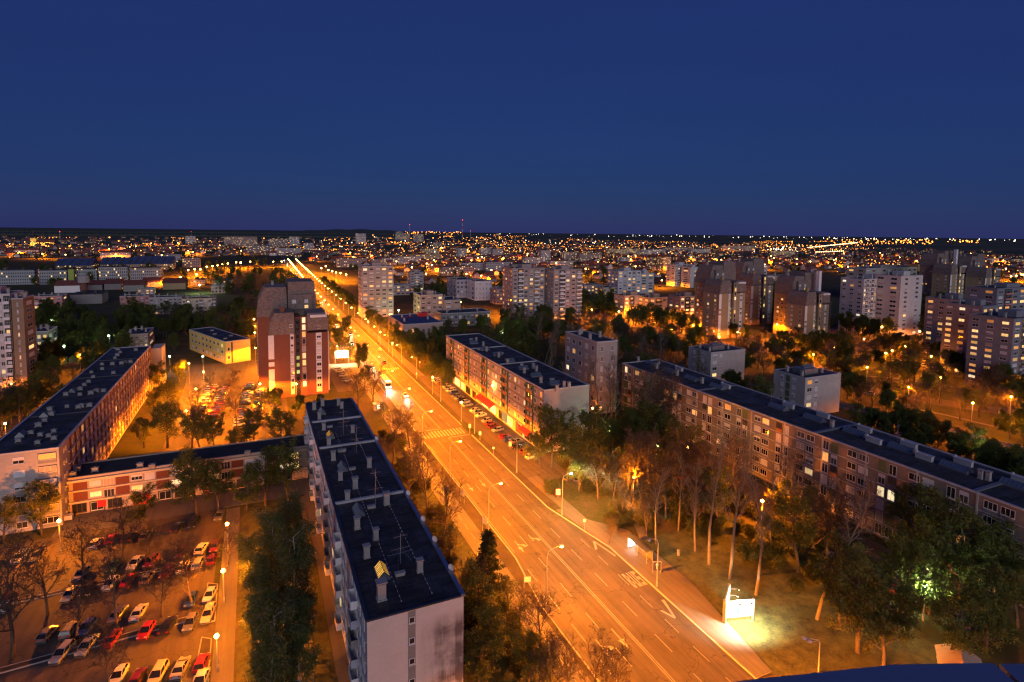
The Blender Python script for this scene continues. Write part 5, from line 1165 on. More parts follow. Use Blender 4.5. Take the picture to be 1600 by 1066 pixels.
lamps_px([(1034, 438), (1096, 432), (1572, 420), (1580, 432), (1588, 431), (1596, 429), (1400, 425), (1306, 405), (752, 431), (786, 476), (675, 414), (720, 472)], 8.0, 'single orange lamp in the middle town', 'lamps of the middle town', power=14000)

# ------------------------------------------------------------------ cars
def car_meshes(kind):
    P_ = {'hatch': (3.9, .84, [(-1.95, .55, .80), (-1.9, .95, .84), (-1.2, .98, .84), (.75, .94, .84), (1.65, .80, .82), (1.93, .62, .74)], (-1.85, -1.35, .15, 1.0), 1.47),
          'sedan': (4.4, .86, [(-2.2, .55, .78), (-2.12, .94, .83), (-1.2, .98, .86), (.85, .94, .86), (1.9, .80, .83), (2.18, .60, .74)], (-1.55, -.95, .25, 1.15), 1.44),
          'wagon': (4.5, .86, [(-2.25, .55, .80), (-2.2, .95, .85), (-1.2, .98, .86), (.85, .94, .86), (1.95, .80, .83), (2.22, .60, .74)], (-2.15, -1.9, .3, 1.15), 1.5),
          'van': (4.8, .92, [(-2.4, .6, .88), (-2.38, 1.1, .92), (-1.2, 1.12, .92), (1.3, 1.08, .92), (2.1, .95, .88), (2.4, .66, .80)], (-2.35, -2.25, 1.0, 1.75), 1.92)}[kind]
    L_, W_, stn, gh, zr = P_
    b = MB(); vs_ = []; fs = []; n = len(stn)
    for x, zt, w_ in stn: vs_ += [(x, -w_ * .92, .20), (x, -w_, .5), (x, -w_ * .985, zt - .06), (x, -w_ * .93, zt), (x, w_ * .93, zt), (x, w_ * .985, zt - .06), (x, w_, .5), (x, w_ * .92, .20)]
    for i in range(n - 1):
        for k in range(8): a = i * 8 + k; c = i * 8 + (k + 1) % 8; fs.append((a, c, c + 8, a + 8))
    fs += [tuple(range(7, -1, -1)), tuple(range((n - 1) * 8, n * 8))]; b.add(vs_, fs)
    zb = stn[2][1] - .03
    rb, rt, ft, fb = gh; w0, w1 = W_ * .92, W_ * .72
    wb = [(rb, -w0, zb), (fb, -w0, zb), (fb, w0, zb), (rb, w0, zb), (rt, -w1, zr - .05), (ft, -w1, zr - .05), (ft, w1, zr - .05), (rt, w1, zr - .05)]
    g = MB(); g.add(wb, [(0, 1, 5, 4), (1, 2, 6, 5), (2, 3, 7, 6), (3, 0, 4, 7)])
    r_ = MB(); r_.add([(rt - .03, -w1 - .02, zr - .06), (ft + .03, -w1 - .02, zr - .06), (ft + .03, w1 + .02, zr - .06), (rt - .03, w1 + .02, zr - .06), (rt + .12, -w1 + .1, zr), (ft - .1, -w1 + .1, zr), (ft - .1, w1 - .1, zr), (rt + .12, w1 - .1, zr)], [(0, 1, 5, 4), (1, 2, 6, 5), (2, 3, 7, 6), (3, 0, 4, 7), (4, 5, 6, 7)])
    for s in (-1, 1):        # pillars
        for (xa, xb) in ((rb, rt), (fb, ft), ((rb + fb) / 2 - .1, (rt + ft) / 2 - .1)): r_.tube([(xa, s * (w0 + .005), zb), (xb, s * (w1 + .01), zr - .05)], .045, 4)
    wh = MB(); wh.tube([(0, -.1, 0), (0, .1, 0)], .31, 12); ty = wh.mesh('wheel', 'tyre')
    hb_ = MB(); hb_.tube([(0, -.112, 0), (0, .112, 0)], .19, 8); hubm = hb_.mesh('rim', 'hub')
    hl = MB(); hl.box(-.05, .05, -.2, .2, -.09, .09)
    bm = MB(); bm.box(-.05, .05, -W_ * .82, W_ * .82, .27, .47)
    return dict(body=b.mesh('body', 'paint_white', smooth=False), glass=g.mesh('windows', 'car_glass'), roof=r_.mesh('roof', 'paint_white'), wheel=ty, hub=hubm, L=L_, W=W_, hl=hl.mesh('headlight', 'lamp_glass'), hlon=hl.mesh('headlight', 'headlight_on'), tl=hl.mesh('tail_light', 'tail_glass'), tlon=hl.mesh('tail_light', 'tail_on'), bump=bm.mesh('bumper', 'bumper'))
CM = {k: car_meshes(k) for k in ('hatch', 'sedan', 'wagon', 'van')}
KN = {'hatch': 'hatchback', 'sedan': 'saloon car', 'wagon': 'estate car', 'van': 'van'}
def car(x, y, ang, paint, kind, where, group, full=True, on=False, z=.02):
    c = CM[kind]
    o = thing('parked_car' if not on else 'car', '%s %s %s' % (paint, KN[kind], where), 'van' if kind == 'van' else 'car', (x, y, z), ang, group, (uni(.88, .97), uni(.9, .97), uni(.9, 1.0)))
    p = link('body', c['body'], o); setmat(p, 0, 'paint_' + paint); p = link('roof', c['roof'], o); setmat(p, 0, 'paint_' + paint); link('windows', c['glass'], o)
    if full:
        for sx in (-.62, .64):
            for sy in (-1, 1): w_ = link('wheel', c['wheel'], o, (sx * c['L'] / 2, sy * (c['W'] - .1), .31)); link('rim', c['hub'], w_)
        link('bumper', c['bump'], o, (-c['L'] / 2 + .01, 0, 0)); link('bumper', c['bump'], o, (c['L'] / 2 - .03, 0, 0))
        for sy in (-1, 1): link('headlight', c['hlon' if on else 'hl'], o, (c['L'] / 2 - .1, sy * .58, .64)); link('tail_light', c['tlon' if on else 'tl'], o, (-c['L'] / 2 + .02, sy * .62, .8))
        if on:
            ld = bpy.data.lights.new('headlight_beam', 'SPOT'); ld.energy = 9000; ld.spot_size = R(50); ld.spot_blend = .8; ld.color = (1, .93, .8); ld.shadow_soft_size = .2
            l = link('headlight_beam', ld, o, (c['L'] / 2 + .1, 0, .66)); l.rotation_euler = (0, R(-84), 0)
    else:
        for sx in (-.62, .64): 
            key = ('axle', kind)
            if key not in WC: b = MB(); b.tube([(0, -c['W'] + .02, 0), (0, c['W'] - .02, 0)], .31, 8); WC[key] = b.mesh('wheel_pair', 'tyre')
            link('wheel_pair', WC[key], o, (sx * c['L'] / 2, 0, .31))
    return o
CK = ('white', 'silver', 'grey', 'black', 'red', 'maroon', 'blue', 'beige', 'green')
for zx, zy, col, kind in [(125, 300, 'white', 'wagon'), (235, 290, 'grey', 'sedan'), (600, 210, 'white', 'hatch'), (705, 180, 'red', 'hatch'), (810, 172, 'black', 'hatch'), (912, 162, 'grey', 'hatch'), (1110, 110, 'black', 'sedan'), (1215, 85, 'black', 'wagon'), (1370, 40, 'grey', 'hatch'),
        (845, 335, 'white', 'sedan'), (710, 358, 'green', 'hatch'), (945, 325, 'maroon', 'hatch'), (1135, 270, 'maroon', 'hatch'), (1260, 242, 'white', 'hatch'), (1345, 232, 'maroon', 'sedan'), (510, 408, 'blue', 'hatch'), (690, 468, 'white', 'hatch'), (805, 443, 'red', 'sedan'), (920, 428, 'grey', 'hatch'), (1045, 393, 'maroon', 'hatch'), (1145, 358, 'white', 'hatch'), (1240, 335, 'silver', 'wagon'), (1330, 310, 'maroon', 'hatch'),
        (440, 530, 'beige', 'sedan'), (550, 502, 'black', 'sedan'), (50, 565, 'red', 'hatch'), (45, 600, 'white', 'hatch'), (740, 655, 'grey', 'sedan'), (870, 645, 'white', 'sedan'), (1195, 568, 'blue', 'hatch'), (1312, 538, 'white', 'hatch'),
        (440, 752, 'grey', 'wagon'), (545, 742, 'blue', 'hatch'), (300, 782, 'grey', 'hatch'), (390, 900, 'silver', 'wagon'), (545, 855, 'silver', 'sedan'), (700, 810, 'red', 'sedan'), (915, 765, 'red', 'hatch'), (1050, 730, 'black', 'sedan'), (1190, 712, 'grey', 'hatch'), (1302, 655, 'beige', 'wagon'),
        (985, 1040, 'beige', 'wagon'), (1130, 995, 'silver', 'sedan'), (1262, 965, 'red', 'hatch'), (740, 1045, 'white', 'hatch'), (860, 1060, 'maroon', 'hatch'), (1255, 1075, 'white', 'sedan')]:
    g = G(zx / 4, 800 + zy / 4); car(g.x, g.y, R(uni(74, 82)) + (math.pi if rnd() < .5 else 0), col, kind, 'parked in the left car park', 'cars of the left car park')
for i, (zx, zy) in enumerate([(1125, 378), (1140, 388), (1160, 398), (1190, 415), (1200, 430), (1218, 442), (1235, 458), (1250, 478), (1268, 492), (1282, 503), (1305, 515), (1322, 533), (1365, 568), (1385, 582), (1405, 598), (1440, 632), (1465, 652), (1485, 668), (1508, 690), (1556, 735), (1578, 752)]):
    g = G(400 + zx / 4, 500 + (zy + 6) / 4); car(g.x, g.y, R(uni(8, 16)) + (math.pi if rnd() < .7 else 0), ('white', 'silver', 'red', 'white', 'silver', 'white', 'blue', 'grey', 'silver', 'black', 'white', 'silver', 'white', 'grey', 'white', 'silver', 'maroon', 'maroon', 'silver', 'red', 'blue')[i], ('hatch', 'hatch', 'sedan', 'hatch', 'sedan', 'wagon')[i % 6] if i != 18 else 'wagon', 'parked before the shop block', 'cars before the shop block')
for px, py, col in [(808, 692, 'grey'), (806, 700, 'black'), (822, 708, 'maroon'), (830, 716, 'white')]: g = G(px, py); car(g.x, g.y, R(12), col, 'hatch', 'parked under the trees past the shop block', 'cars past the shop block')
for i in range(19):
    y = 200 + i * 2.95
    for x in (-20.5, -15.4, -6.5, -1.6):
        if rnd() < .8 and not (x > -8 and y > 252): car(x + uni(-.3, .3) + (y - 200) * .05, y, R(uni(-4, 4)) + (math.pi if rnd() < .5 else 0), random.choice(CK), random.choice(('hatch', 'hatch', 'sedan', 'wagon')), 'parked in the rows of the north car park', 'cars of the north car park', False)
for x, y, col, kind in [(33, 264, 'white', 'wagon'), (33.2, 260.5, 'silver', 'sedan'), (33.5, 252, 'silver', 'hatch'), (33.8, 243, 'silver', 'wagon'), (24, 272, 'grey', 'van')]: car(x, y, R(uni(-4, 6)), col, kind, 'parked on the small lot left of the avenue', 'cars of the small lot', False)
for px, py, col, kind, a in [(1068, 748, 'red', 'sedan', 20), (1092, 762, 'grey', 'hatch', 25), (1110, 772, 'silver', 'hatch', 10), (1166, 797, 'white', 'hatch', 35), (1182, 806, 'silver', 'sedan', 60), (1120, 778, 'blue', 'hatch', 10), (1262, 852, 'black', 'sedan', 100), (1292, 872, 'silver', 'sedan', 20), (1320, 886, 'white', 'sedan', 20), (1352, 915, 'maroon', 'hatch', 30), (1368, 916, 'red', 'hatch', 30), (1392, 920, 'maroon', 'hatch', 30), (1345, 885, 'grey', 'hatch', 60), (1505, 976, 'blue', 'hatch', 30), (905, 752, 'blue', 'hatch', 30), (890, 750, 'grey', 'hatch', 20)]:
    g = G(px, py); car(g.x, g.y, R(a), col, kind, 'parked among trees before the long block', 'cars before the long block')
for px, py, col, a in [(1341, 613, 'silver', 120), (1358, 617, 'white', 120), (1408, 627, 'grey', 118)]: g = G(px, py); car(g.x, g.y, R(a), col, 'hatch', 'standing beside the lit park street', 'cars of the park street', False)
def row(p0, p1, n, where, group, a, fill=.9):
    for k in range(n):
        if rnd() > fill: continue
        g0, g1 = G(*p0), G(*p1); t = (k + .5) / n; car(g0.x + (g1.x - g0.x) * t, g0.y + (g1.y - g0.y) * t, R(a + uni(-5, 5)) + (math.pi if rnd() < .5 else 0), random.choice(CK), random.choice(('hatch', 'sedan', 'wagon')), where, group, False)
row((1352, 559), (1462, 576), 16, 'in the front row of the right car park', 'cars of the right car park', 60)
row((1362, 552), (1452, 566), 13, 'in the second row of the right car park', 'cars of the right car park', 60)
row((1370, 541), (1440, 551), 9, 'in the third row of the right car park', 'cars of the right car park', 60)
row((1372, 534), (1436, 542), 8, 'in the fourth row of the right car park', 'cars of the right car park', 60)
row((1473, 558), (1484, 564), 2, 'by the lane of the right car park', 'cars of the right car park', 110, 1); row((1490, 577), (1545, 590), 6, 'beside the stepped flats', 'cars by the stepped flats', 50)
row((1202, 551), (1248, 558), 9, 'in the lot below the scaffolded tower', 'cars below the scaffolding', 60); row((1085, 538), (1140, 548), 9, 'in the lot below the tan tower', 'cars below the tan tower', 55)
row((1000, 505), (1080, 516), 9, 'in the lot before the orange flats', 'cars before the orange flats', 50); row((985, 500), (1045, 508), 7, 'in the rear lot before the orange flats', 'cars before the orange flats', 50)
row((880, 500), (960, 505), 6, 'under trees left of the orange flats', 'cars left of the orange flats', 40)
# traffic with lights on, at rest on the avenue
for x, y, d in [(51.2, 212, -1), (47.6, 262, -1), (51.2, 300, -1), (47.5, 322, -1), (51.2, 352, -1), (47.6, 392, -1), (51.0, 440, -1), (47.6, 470, -1), (51.0, 520, -1), (58.8, 480, 1), (55, 620, 1), (58.7, 300, 1), (55.1, 360, 1), (58.7, 410, 1), (55.0, 520, 1), (55, 270, 1), (58.9, 560, 1), (55.2, 700, 1), (51, 610, -1), (47.8, 680, -1), (51, 760, -1), (47.9, 820, -1), (51.2, 870, -1), (48, 930, -1), (51.5, 990, -1), (48.6, 1060, -1), (52, 1130, -1), (49, 1200, -1), (52.5, 1280, -1)]:
    car(x, y, math.pi / 2 * d, random.choice(('white', 'silver', 'grey', 'black')), random.choice(('hatch', 'sedan')), 'with lights on driving along the avenue', 'cars driving on the avenue', True, True)
bus = thing('bus', 'city bus with lit windows and headlights on the avenue', 'bus', (47.5, 231, .02), -math.pi / 2)
b = MB(); b.box(-6, 6, -1.25, 1.25, .35, 1.15); b.box(-6, 6, -1.25, 1.25, 2.35, 3.0); part('body', b, bus, 'paint_white')
for s in (-1, 1):
    b = MB(); b.box(-5.85, 5.85, s * 1.2 - .02, s * 1.2 + .02, 1.15, 2.35); part('side_windows', b, bus, 'window_pale')
    for x in (-3.6, 3.6): b = MB(); b.tube([(x, s * 1.05 - .12, .5), (x, s * 1.05 + .12, .5)], .5, 12); part('wheel', b, bus, 'tyre')
    b = MB(); b.box(5.98, 6.04, s * .85 - .2, s * .85 + .2, .6, .85); part('headlight', b, bus, 'headlight_on')
    for k in range(7): b = MB(); x = -5.9 + k * 1.95; b.box(x, x + .12, s * 1.23 - .02, s * 1.23 + .02, 1.15, 2.35); part('pillar', b, bus, 'metal_dark')
b = MB(); b.box(5.9, 5.99, -1.15, 1.15, 1.15, 2.35); part('windscreen', b, bus, 'car_glass'); b = MB(); b.box(-5.99, -5.9, -1.15, 1.15, 1.15, 2.35); part('rear_window', b, bus, 'car_glass')
b = MB(); b.box(5.0, 6.0, -.9, .9, 3.0, 3.2); part('destination_sign', b, bus, 'panel_bright')
ld = bpy.data.lights.new('headlight_beam', 'SPOT'); ld.energy = 22000; ld.spot_size = R(70); ld.spot_blend = .8; ld.color = (1, .95, .85); l = link('headlight_beam', ld, bus, (6.2, 0, .8)); l.rotation_euler = (0, R(-82), 0)

# ------------------------------------------------------------------ billboards, bus stop, signs
def billboard(x, y, ang, label, w_=5.1, h=2.7, z0=1.2, lit='front', power=4000):
    o = thing('billboard', label, 'billboard', (x, y, 0), ang)
    b = MB(); b.box(0, w_, -.1, .1, z0, z0 + h); part('panel', b, o, 'metal_grey')
    b = MB(); b.box(-.08, w_ + .08, -.16, -.101, z0 - .06, z0 + .05); b.box(-.08, w_ + .08, -.16, -.101, z0 + h - .05, z0 + h + .06); b.box(-.08, .04, -.16, -.101, z0 + .05, z0 + h - .05); b.box(w_ - .04, w_ + .08, -.16, -.101, z0 + .05, z0 + h - .05); part('frame', b, o, 'pole_grey')
    for x_ in (.0, w_): b = MB(); b.box(x_ - .12, x_ + .12, -.1, .25, 0, z0 + h); part('leg', b, o, 'metal_grey')
    b = MB(); b.box(.1, w_ - .1, -.112, -.102, z0 + .08, z0 + h - .08); ps = part('poster', b, o, 'poster_glow')
    for x_ in (w_ * .3, w_ * .7):
        b = MB(); b.tube([(x_, -.1, z0 + h), (x_, -1.7, z0 + h + .5)], .03, 4); part('lamp_arm', b, o, 'metal_grey')
        b = MB(); b.box(x_ - .18, x_ + .18, -1.9, -1.6, z0 + h + .42, z0 + h + .56); part('lamp_head', b, o, 'metal_dark')
        b = MB(); b.box(x_ - .15, x_ + .15, -1.87, -1.63, z0 + h + .385, z0 + h + .418); part('lens', b, o, 'mercury_lens')
        ld = bpy.data.lights.new('poster_light', 'SPOT'); ld.energy = power; ld.spot_size = R(160); ld.spot_blend = .5; ld.color = (1, .96, .62); ld.shadow_soft_size = .15
        l = link('poster_light', ld, o, (x_, -1.85, z0 + h + .35)); l.rotation_euler = (R(28), 0, 0)
    return o, ps
b0, b1 = G(1133, 975), G(1173, 971)
ang = math.atan2(b1.y - b0.y, b1.x - b0.x)
bb, ps = billboard(b0.x, b0.y, ang, 'brightly lit white billboard with blue figure, on the grass verge', 4.9, 2.75, 1.15, power=8500)
b = MB(); b.add([(-.25, 0, -.75), (.3, 0, -.75), (.35, 0, .1), (.5, 0, .45), (.2, 0, .55), (.1, 0, .8), (-.15, 0, .8), (-.25, 0, .5), (-.5, 0, .35), (-.15, 0, .2)], [(0, 1, 2, 7), (2, 3, 4, 7), (4, 5, 6, 7), (0, 7, 8, 9)]); link('poster_figure', b.mesh('poster_figure', 'poster_blue'), ps, (2.05, -.118, 2.45))
b = MB(); b.add([(-.9, 0, -.35), (.1, 0, -.3), (.85, 0, .3), (.3, 0, .35), (.7, 0, .55), (1.1, 0, .9), (1.2, 0, .4)], [(0, 1, 2, 3), (3, 2, 6, 4), (4, 6, 5)]); link('poster_drawing', b.mesh('poster_drawing', 'poster_grey'), ps, (3.3, -.118, 1.75))
billboard(b0.x + .1, b0.y + .35, ang + R(52), 'rear billboard of the V shaped pair, seen along its edge', 4.9, 2.75, 1.15, power=4000)
bbo, ps2 = billboard(33.0, 276, R(-8), 'glaring white billboard beside the small lot left of the avenue', 6.0, 3.4, 3.2, power=16000)
# bus stop
s0, s1 = G(984, 859), G(1010, 882)
bs = thing('bus_shelter', 'glass bus shelter with curved roof and bright advertising panel', 'bus shelter', (67.6, 84.3, .13), math.pi / 2)
sl = 6.0
for x in (0, sl / 2, sl):
    for y in (0, 1.45): b = MB(); b.tube([(x, -y, 0), (x, -y, 2.35)], .05, 6); part('post', b, bs, 'pole_grey')
b = MB(); pts = [(-1.75 + 1.95 * k / 6, 2.36 + .28 * math.sin(math.pi * k / 6)) for k in range(7)]; b.prism_x(pts + [(y, z + .05) for y, z in reversed(pts)], -.25, sl + .25); part('roof', b, bs, 'metal_dark')
for k in range(3): b = MB(); b.box(.08 + k * 2.0, 1.92 + k * 2.0, -1.47, -1.44, .3, 2.2); part('pane', b, bs, 'shelter_glass') if 'shelter_glass' in M else None
b = MB(); b.box(sl - .16, sl - .02, -1.42, .12, .25, 2.15); part('advert_frame', b, bs, 'metal_grey')
b = MB(); b.box(sl - .19, sl - .165, -1.36, .06, .32, 2.08); part('advert_panel', b, bs, 'panel_bright'); b = MB(); b.box(sl - .015, sl + .01, -1.36, .06, .32, 2.08); part('advert_panel', b, bs, 'panel_bright')
b = MB(); b.box(.8, sl - .8, -1.3, -.95, .42, .47); b.box(1.0, 1.1, -1.2, -1.1, 0, .42); b.box(sl - 1.1, sl - 1.0, -1.2, -1.1, 0, .42); part('bench', b, bs, 'timber')
light(bs, (sl - .7, -.6, 1.6), (1, .97, .85), 260)
g = G(1021, 897); st = thing('bus_stop_sign', 'framed black bus stop board standing before the shelter', 'sign', (67.6, 81.2, .13), R(-20))
b = MB(); b.box(-.75, .75, -.04, .04, .5, 2.1); part('board', b, st, 'metal_dark'); b = MB(); b.box(-.82, -.75, -.06, .06, 0, 2.2); b.box(.75, .82, -.06, .06, 0, 2.2); b.box(-.75, .75, -.06, .06, 2.1, 2.2); part('frame', b, st, 'pole_grey')
b = MB(); b.quad((-.12, -.05, .8), (.12, -.05, .8), (.12, -.05, 1.7), (-.12, -.05, 1.7)); b.quad((-.3, -.05, 1.5), (.3, -.05, 1.5), (.0, -.05, 1.95), (-.0, -.05, 1.95)); part('pictogram', b, st, 'white_paint')
g = G(1060, 868); b = MB(); b.tube([(0, 0, 0), (0, 0, 1.0)], .28, 10); b.tube([(0, 0, 1.0), (0, 0, 1.08)], .32, 10); tag(link('litter_bin', b.mesh('litter_bin', 'metal_grey'), None, (g.x, g.y, 0)), 'grey litter bin on the lawn behind the bus stop', 'bin')
def sign(px, py, h, bw, bh, m, label, rz=R(-25), posts=1, z=.0):
    g = G(px, py); o = thing('road_sign', label, 'sign', (g.x, g.y, z), rz)
    for k in range(posts): x = 0 if posts == 1 else (-bw / 2 + .05 + k * (bw - .1)); b = MB(); b.tube([(x, .05, 0), (x, .05, h)], .045, 6); part('post', b, o, 'pole_grey')
    b = MB(); b.box(-bw / 2, bw / 2, -.03, .0, h - bh, h); part('board', b, o, m); b = MB(); b.box(-bw / 2 + .08, bw / 2 - .08, -.036, -.031, h - bh + .08, h - .08); part('face', b, o, 'white_paint' if m != 'white_paint' else 'panel_white'); return o
sign(913, 829, 2.6, .7, .7, 'pole_grey', 'small white sign board near the bus bay entry')
sign(824, 919, 2.2, 1.3, 1.1, 'pole_grey', 'square board on two posts on the left verge', R(-20), 2)
sign(722, 786, 3.4, 1.5, 1.6, 'pole_grey', 'upright empty sign frame on the verge, farther of two', R(-70), 2); sign(757, 832, 3.4, 1.5, 1.6, 'pole_grey', 'upright empty sign frame on the verge, nearer of two', R(-70), 2)
sign(872, 779, 2.4, 1.2, 1.6, 'red_sign', 'red bordered poster board by the kerbside lamp', R(-20)); sign(797, 702, 2.4, 1.0, 1.6, 'red_sign', 'red bordered board at the car park exit', R(-20))
sign(771, 712, 2.6, .7, .7, 'blue_sign', 'blue bordered sign at the verge tip beside the crossing'); sign(750, 688, 2.8, .8, 1.2, 'blue_sign', 'tall blue bordered sign by the pedestrian crossing'); sign(734, 678, 3.2, .7, 1.3, 'white_paint', 'stacked white signs on the lamp beside the crossing')
sign(651, 592, 2.8, .7, 1.0, 'blue_sign', 'blue bordered sign near the far crossing'); sign(656, 574, 2.8, .7, .7, 'red_sign', 'red bordered sign near the supermarket trees'); sign(613, 545, 2.8, 1.0, 1.0, 'white_paint', 'white sign under the trees right of the avenue')
kp = G(589, 641); ks = thing('news_kiosk', 'small kiosk with a lit panel on the left verge', 'kiosk', (kp.x, kp.y, .1))
b = MB(); b.box(-1.2, 1.2, -1, 1, 0, 2.3); part('body', b, ks, 'metal_grey'); b = MB(); b.box(-1.4, 1.4, -1.2, 1.2, 2.3, 2.45); part('roof', b, ks, 'panel_white'); b = MB(); b.box(-.1, 1.0, -1.03, -1.001, .6, 2.0); part('advert_panel', b, ks, 'panel_bright')
for px, py in [(606, 652), (654, 690)]:
    g = G(px, py); o = thing('traffic_light', 'traffic signal at the %s crossing approach' % ('near' if px > 640 else 'far'), 'traffic light', (45.0 if px > 640 else 44.6, g.y, .1)); b = MB(); b.tube([(0, 0, 0), (0, 0, 3.4)], .06, 6); part('post', b, o, 'pole_grey')
    b = MB(); b.box(-.16, .16, -.14, .14, 2.5, 3.4); part('signal_head', b, o, 'metal_dark'); b = MB(); b.ball((0, -.15, 3.2), .11, 8, 5); part('red_lens', b, o, 'tail_on')
for px, py in [(518, 975), ]:
    g = G(px, py); o = thing('washing_line', 'slim post with cross bar on the lawn beside the near block', 'post', (g.x - 3, g.y, 0)); b = MB(); b.tube([(0, 0, 0), (0, 0, 2.2)], .05, 5); b.tube([(-1.2, 0, 2.1), (1.2, 0, 2.1)], .035, 4); part('post', b, o, 'pole_grey')
# the roof edge of the tower the picture is taken from
zt = 62.9
e0, e1, e2, e3 = G(1000, 1081, zt), G(1398, 1038, zt), G(1552, 1036, zt), G(1900, 1034, zt)
vt = thing('viewpoint_tower', 'blue metal roof edge of the tower below the viewer', 'tower block', (0, 0, 0))
def back(p, d): return Vector((p.x - math.sin(YAW) * d, p.y - math.cos(YAW) * d, 0))
def cop(a, b_, c, d, name='coping'):
    m_ = MB(); m_.prism([(a.x, a.y), (b_.x, b_.y), (c.x, c.y), (d.x, d.y)], zt - .12, zt); part(name, m_, vt, 'coping_blue')
j1 = G(1594, 1075, zt); j2 = Vector(j1) + (e2 - j1).normalized() * 0.0
m_ = MB(); q_ = [e0, e1, e2, G(1586, 1066, zt), G(1630, 1110, zt), G(1000, 1200, zt)]; m_.prism([(p.x, p.y) for p in reversed(q_)], zt - .12, zt); part('coping', m_, vt, 'coping_blue')
m_ = MB(); q_ = [G(1562, 1035, zt), e3, G(1900, 1120, zt), G(1640, 1110, zt), G(1596, 1066, zt)]; m_.prism([(p.x, p.y) for p in reversed(q_)], zt - .13, zt - .004); part('coping', m_, vt, 'coping_blue')
w0, w1, w2 = G(1000, 1086, zt), G(1398, 1044, zt), G(1900, 1040, zt)
m_ = MB(); m_.prism([(9, -9), (w2.x, w2.y), (w1.x, w1.y), (w0.x, w0.y), (w0.x - .2, -9)], -.3, zt - .14); part('wall', m_, vt, 'metal_dark')
dl = thing('street_lamp', 'unlit double headed lamp post above the blue roof edge', 'street lamp', tuple(G(1276, 1092)), R(150))
m_ = MB(); m_.tube([(0, 0, 0), (0, 0, 8.2), (.25, 0, 8.6), (1.8, 0, 8.75)], [.1, .07, .06, .05], 7); m_.tube([(.3, 0, 8.5), (1.3, .5, 8.55)], .045, 6); part('pole', m_, dl, 'pole_grey')
for x_, y_ in ((1.8, 0), (1.3, .5)): m_ = MB(); m_.ball((x_ + .3, y_, 8.7), .36, 8, 5, .45); part('lamp_head', m_, dl, 'lamp_glass')

hb0 = G(1500, 1056); gh_ = thing('garden_house', 'small beige gabled roof just above the blue roof edge', 'house', (hb0.x, hb0.y, 0), R(35), None, .62)
b = MB(); b.prism_x([(-4, -.2), (4, -.2), (4, 3.0), (0, 5.2), (-4, 3.0)], -4.5, 4.5); part('wall', b, gh_, 'plaster_cream')
b = MB(); b.add([(-4.8, -4.5, 2.75), (4.8, -4.5, 2.75), (4.8, 0, 5.3), (-4.8, 0, 5.3), (-4.8, 4.5, 2.75), (4.8, 4.5, 2.75)], [(0, 1, 2, 3), (3, 2, 5, 4)]); part('roof', b, gh_, 'panel_tan')

# ------------------------------------------------------------------ the town beyond
HM = []
for i, (a, c, h, rh) in enumerate([(9, 8, 4.2, 3.0), (11, 9, 5.6, 3.4), (8, 10, 3.4, 3.2), (13, 9, 6.2, 3.6)]):
    wl = MB(); wl.prism_x([(-c / 2, 0), (c / 2, 0), (c / 2, h), (0, h + rh - .15), (-c / 2, h)], -a / 2, a / 2)
    rf = MB(); o_ = .5; t_ = .22; k = rh / (c / 2)
    for s in (-1, 1): rf.add([(-a / 2 - o_, s * (c / 2 + o_), h - o_ * k), (a / 2 + o_, s * (c / 2 + o_), h - o_ * k), (a / 2 + o_, 0, h + rh), (-a / 2 - o_, 0, h + rh), (-a / 2 - o_, s * (c / 2 + o_), h - o_ * k + t_), (a / 2 + o_, s * (c / 2 + o_), h - o_ * k + t_), (a / 2 + o_, 0, h + rh + t_), (-a / 2 - o_, 0, h + rh + t_)], [(0, 1, 2, 3), (4, 5, 6, 7), (0, 1, 5, 4), (0, 3, 7, 4), (1, 2, 6, 5)])
    ch = MB(); ch.box(a * .2, a * .2 + .7, .4, 1.1, h + rh * .4, h + rh + .9)
    wn_ = MB(); wn_.box(-.7, .7, -.05, .02, -.6, .6)
    HM.append((wl.mesh('wall', 'plaster_white'), rf.mesh('roof', 'red_tile'), ch.mesh('chimney', 'brick_red'), wn_.mesh('window', 'glass_dark'), a, c, h))
HW = ('plaster_white', 'plaster_cream', 'plaster_grey', 'plaster_rose', 'plaster_white')
def house(g, rz, label, group, lit=.3):
    wm, rm, cm, wn2, a, c, h = random.choice(HM)
    wl_ = random.choice(HW); cn = {'plaster_white': 'white', 'plaster_cream': 'cream', 'plaster_grey': 'grey', 'plaster_rose': 'rose'}[wl_]
    o = thing('house', cn + ' ' + label, 'house', (g.x, g.y, 0), rz, group, uni(.9, 1.2)); w_ = link('wall', wm, o); setmat(w_, 0, wl_); link('roof', rm, o); link('chimney', cm, o)
    for x in (-a * .28, a * .2):
        q = link('window', wn2, o, (x, -c / 2, h * .6))
        if rnd() < lit: setmat(q, 0, random.choice(('window_warm', 'window_amber', 'window_pale')))
stuff_w, stuff_r = MB(), MB()
def scatter(poly, n, cb, gap=13, tries=25):
    xs = [p[0] for p in poly]; ys = [p[1] for p in poly]; cells = {}; done = 0; k = 0
    while done < n and k < n * tries:
        k += 1; x, y = uni(min(xs), max(xs)), uni(min(ys), max(ys))
        if not inside(x, y, poly): continue
        g = G(x, y); c = (int(g.x // gap), int(g.y // gap))
        if c in cells or not clear(g.x, g.y, 5): continue
        cells[c] = 1; done += 1; cb(g)
def hs(label, group):
    def f(g): house(g, random.choice((0, math.pi / 2)) + uni(-.25, .25), label, group)
    return f
scatter([(1180, 396), (1400, 392), (1600, 405), (1600, 435), (1440, 428), (1330, 432), (1190, 428)], 130, hs('gabled house beyond the right towers', 'houses beyond the right towers'), 14)
scatter([(905, 405), (1050, 398), (1180, 398), (1180, 432), (1100, 430), (1040, 436), (1000, 440), (910, 445)], 50, hs('gabled house beyond the orange flats', 'houses beyond the orange flats'), 14)
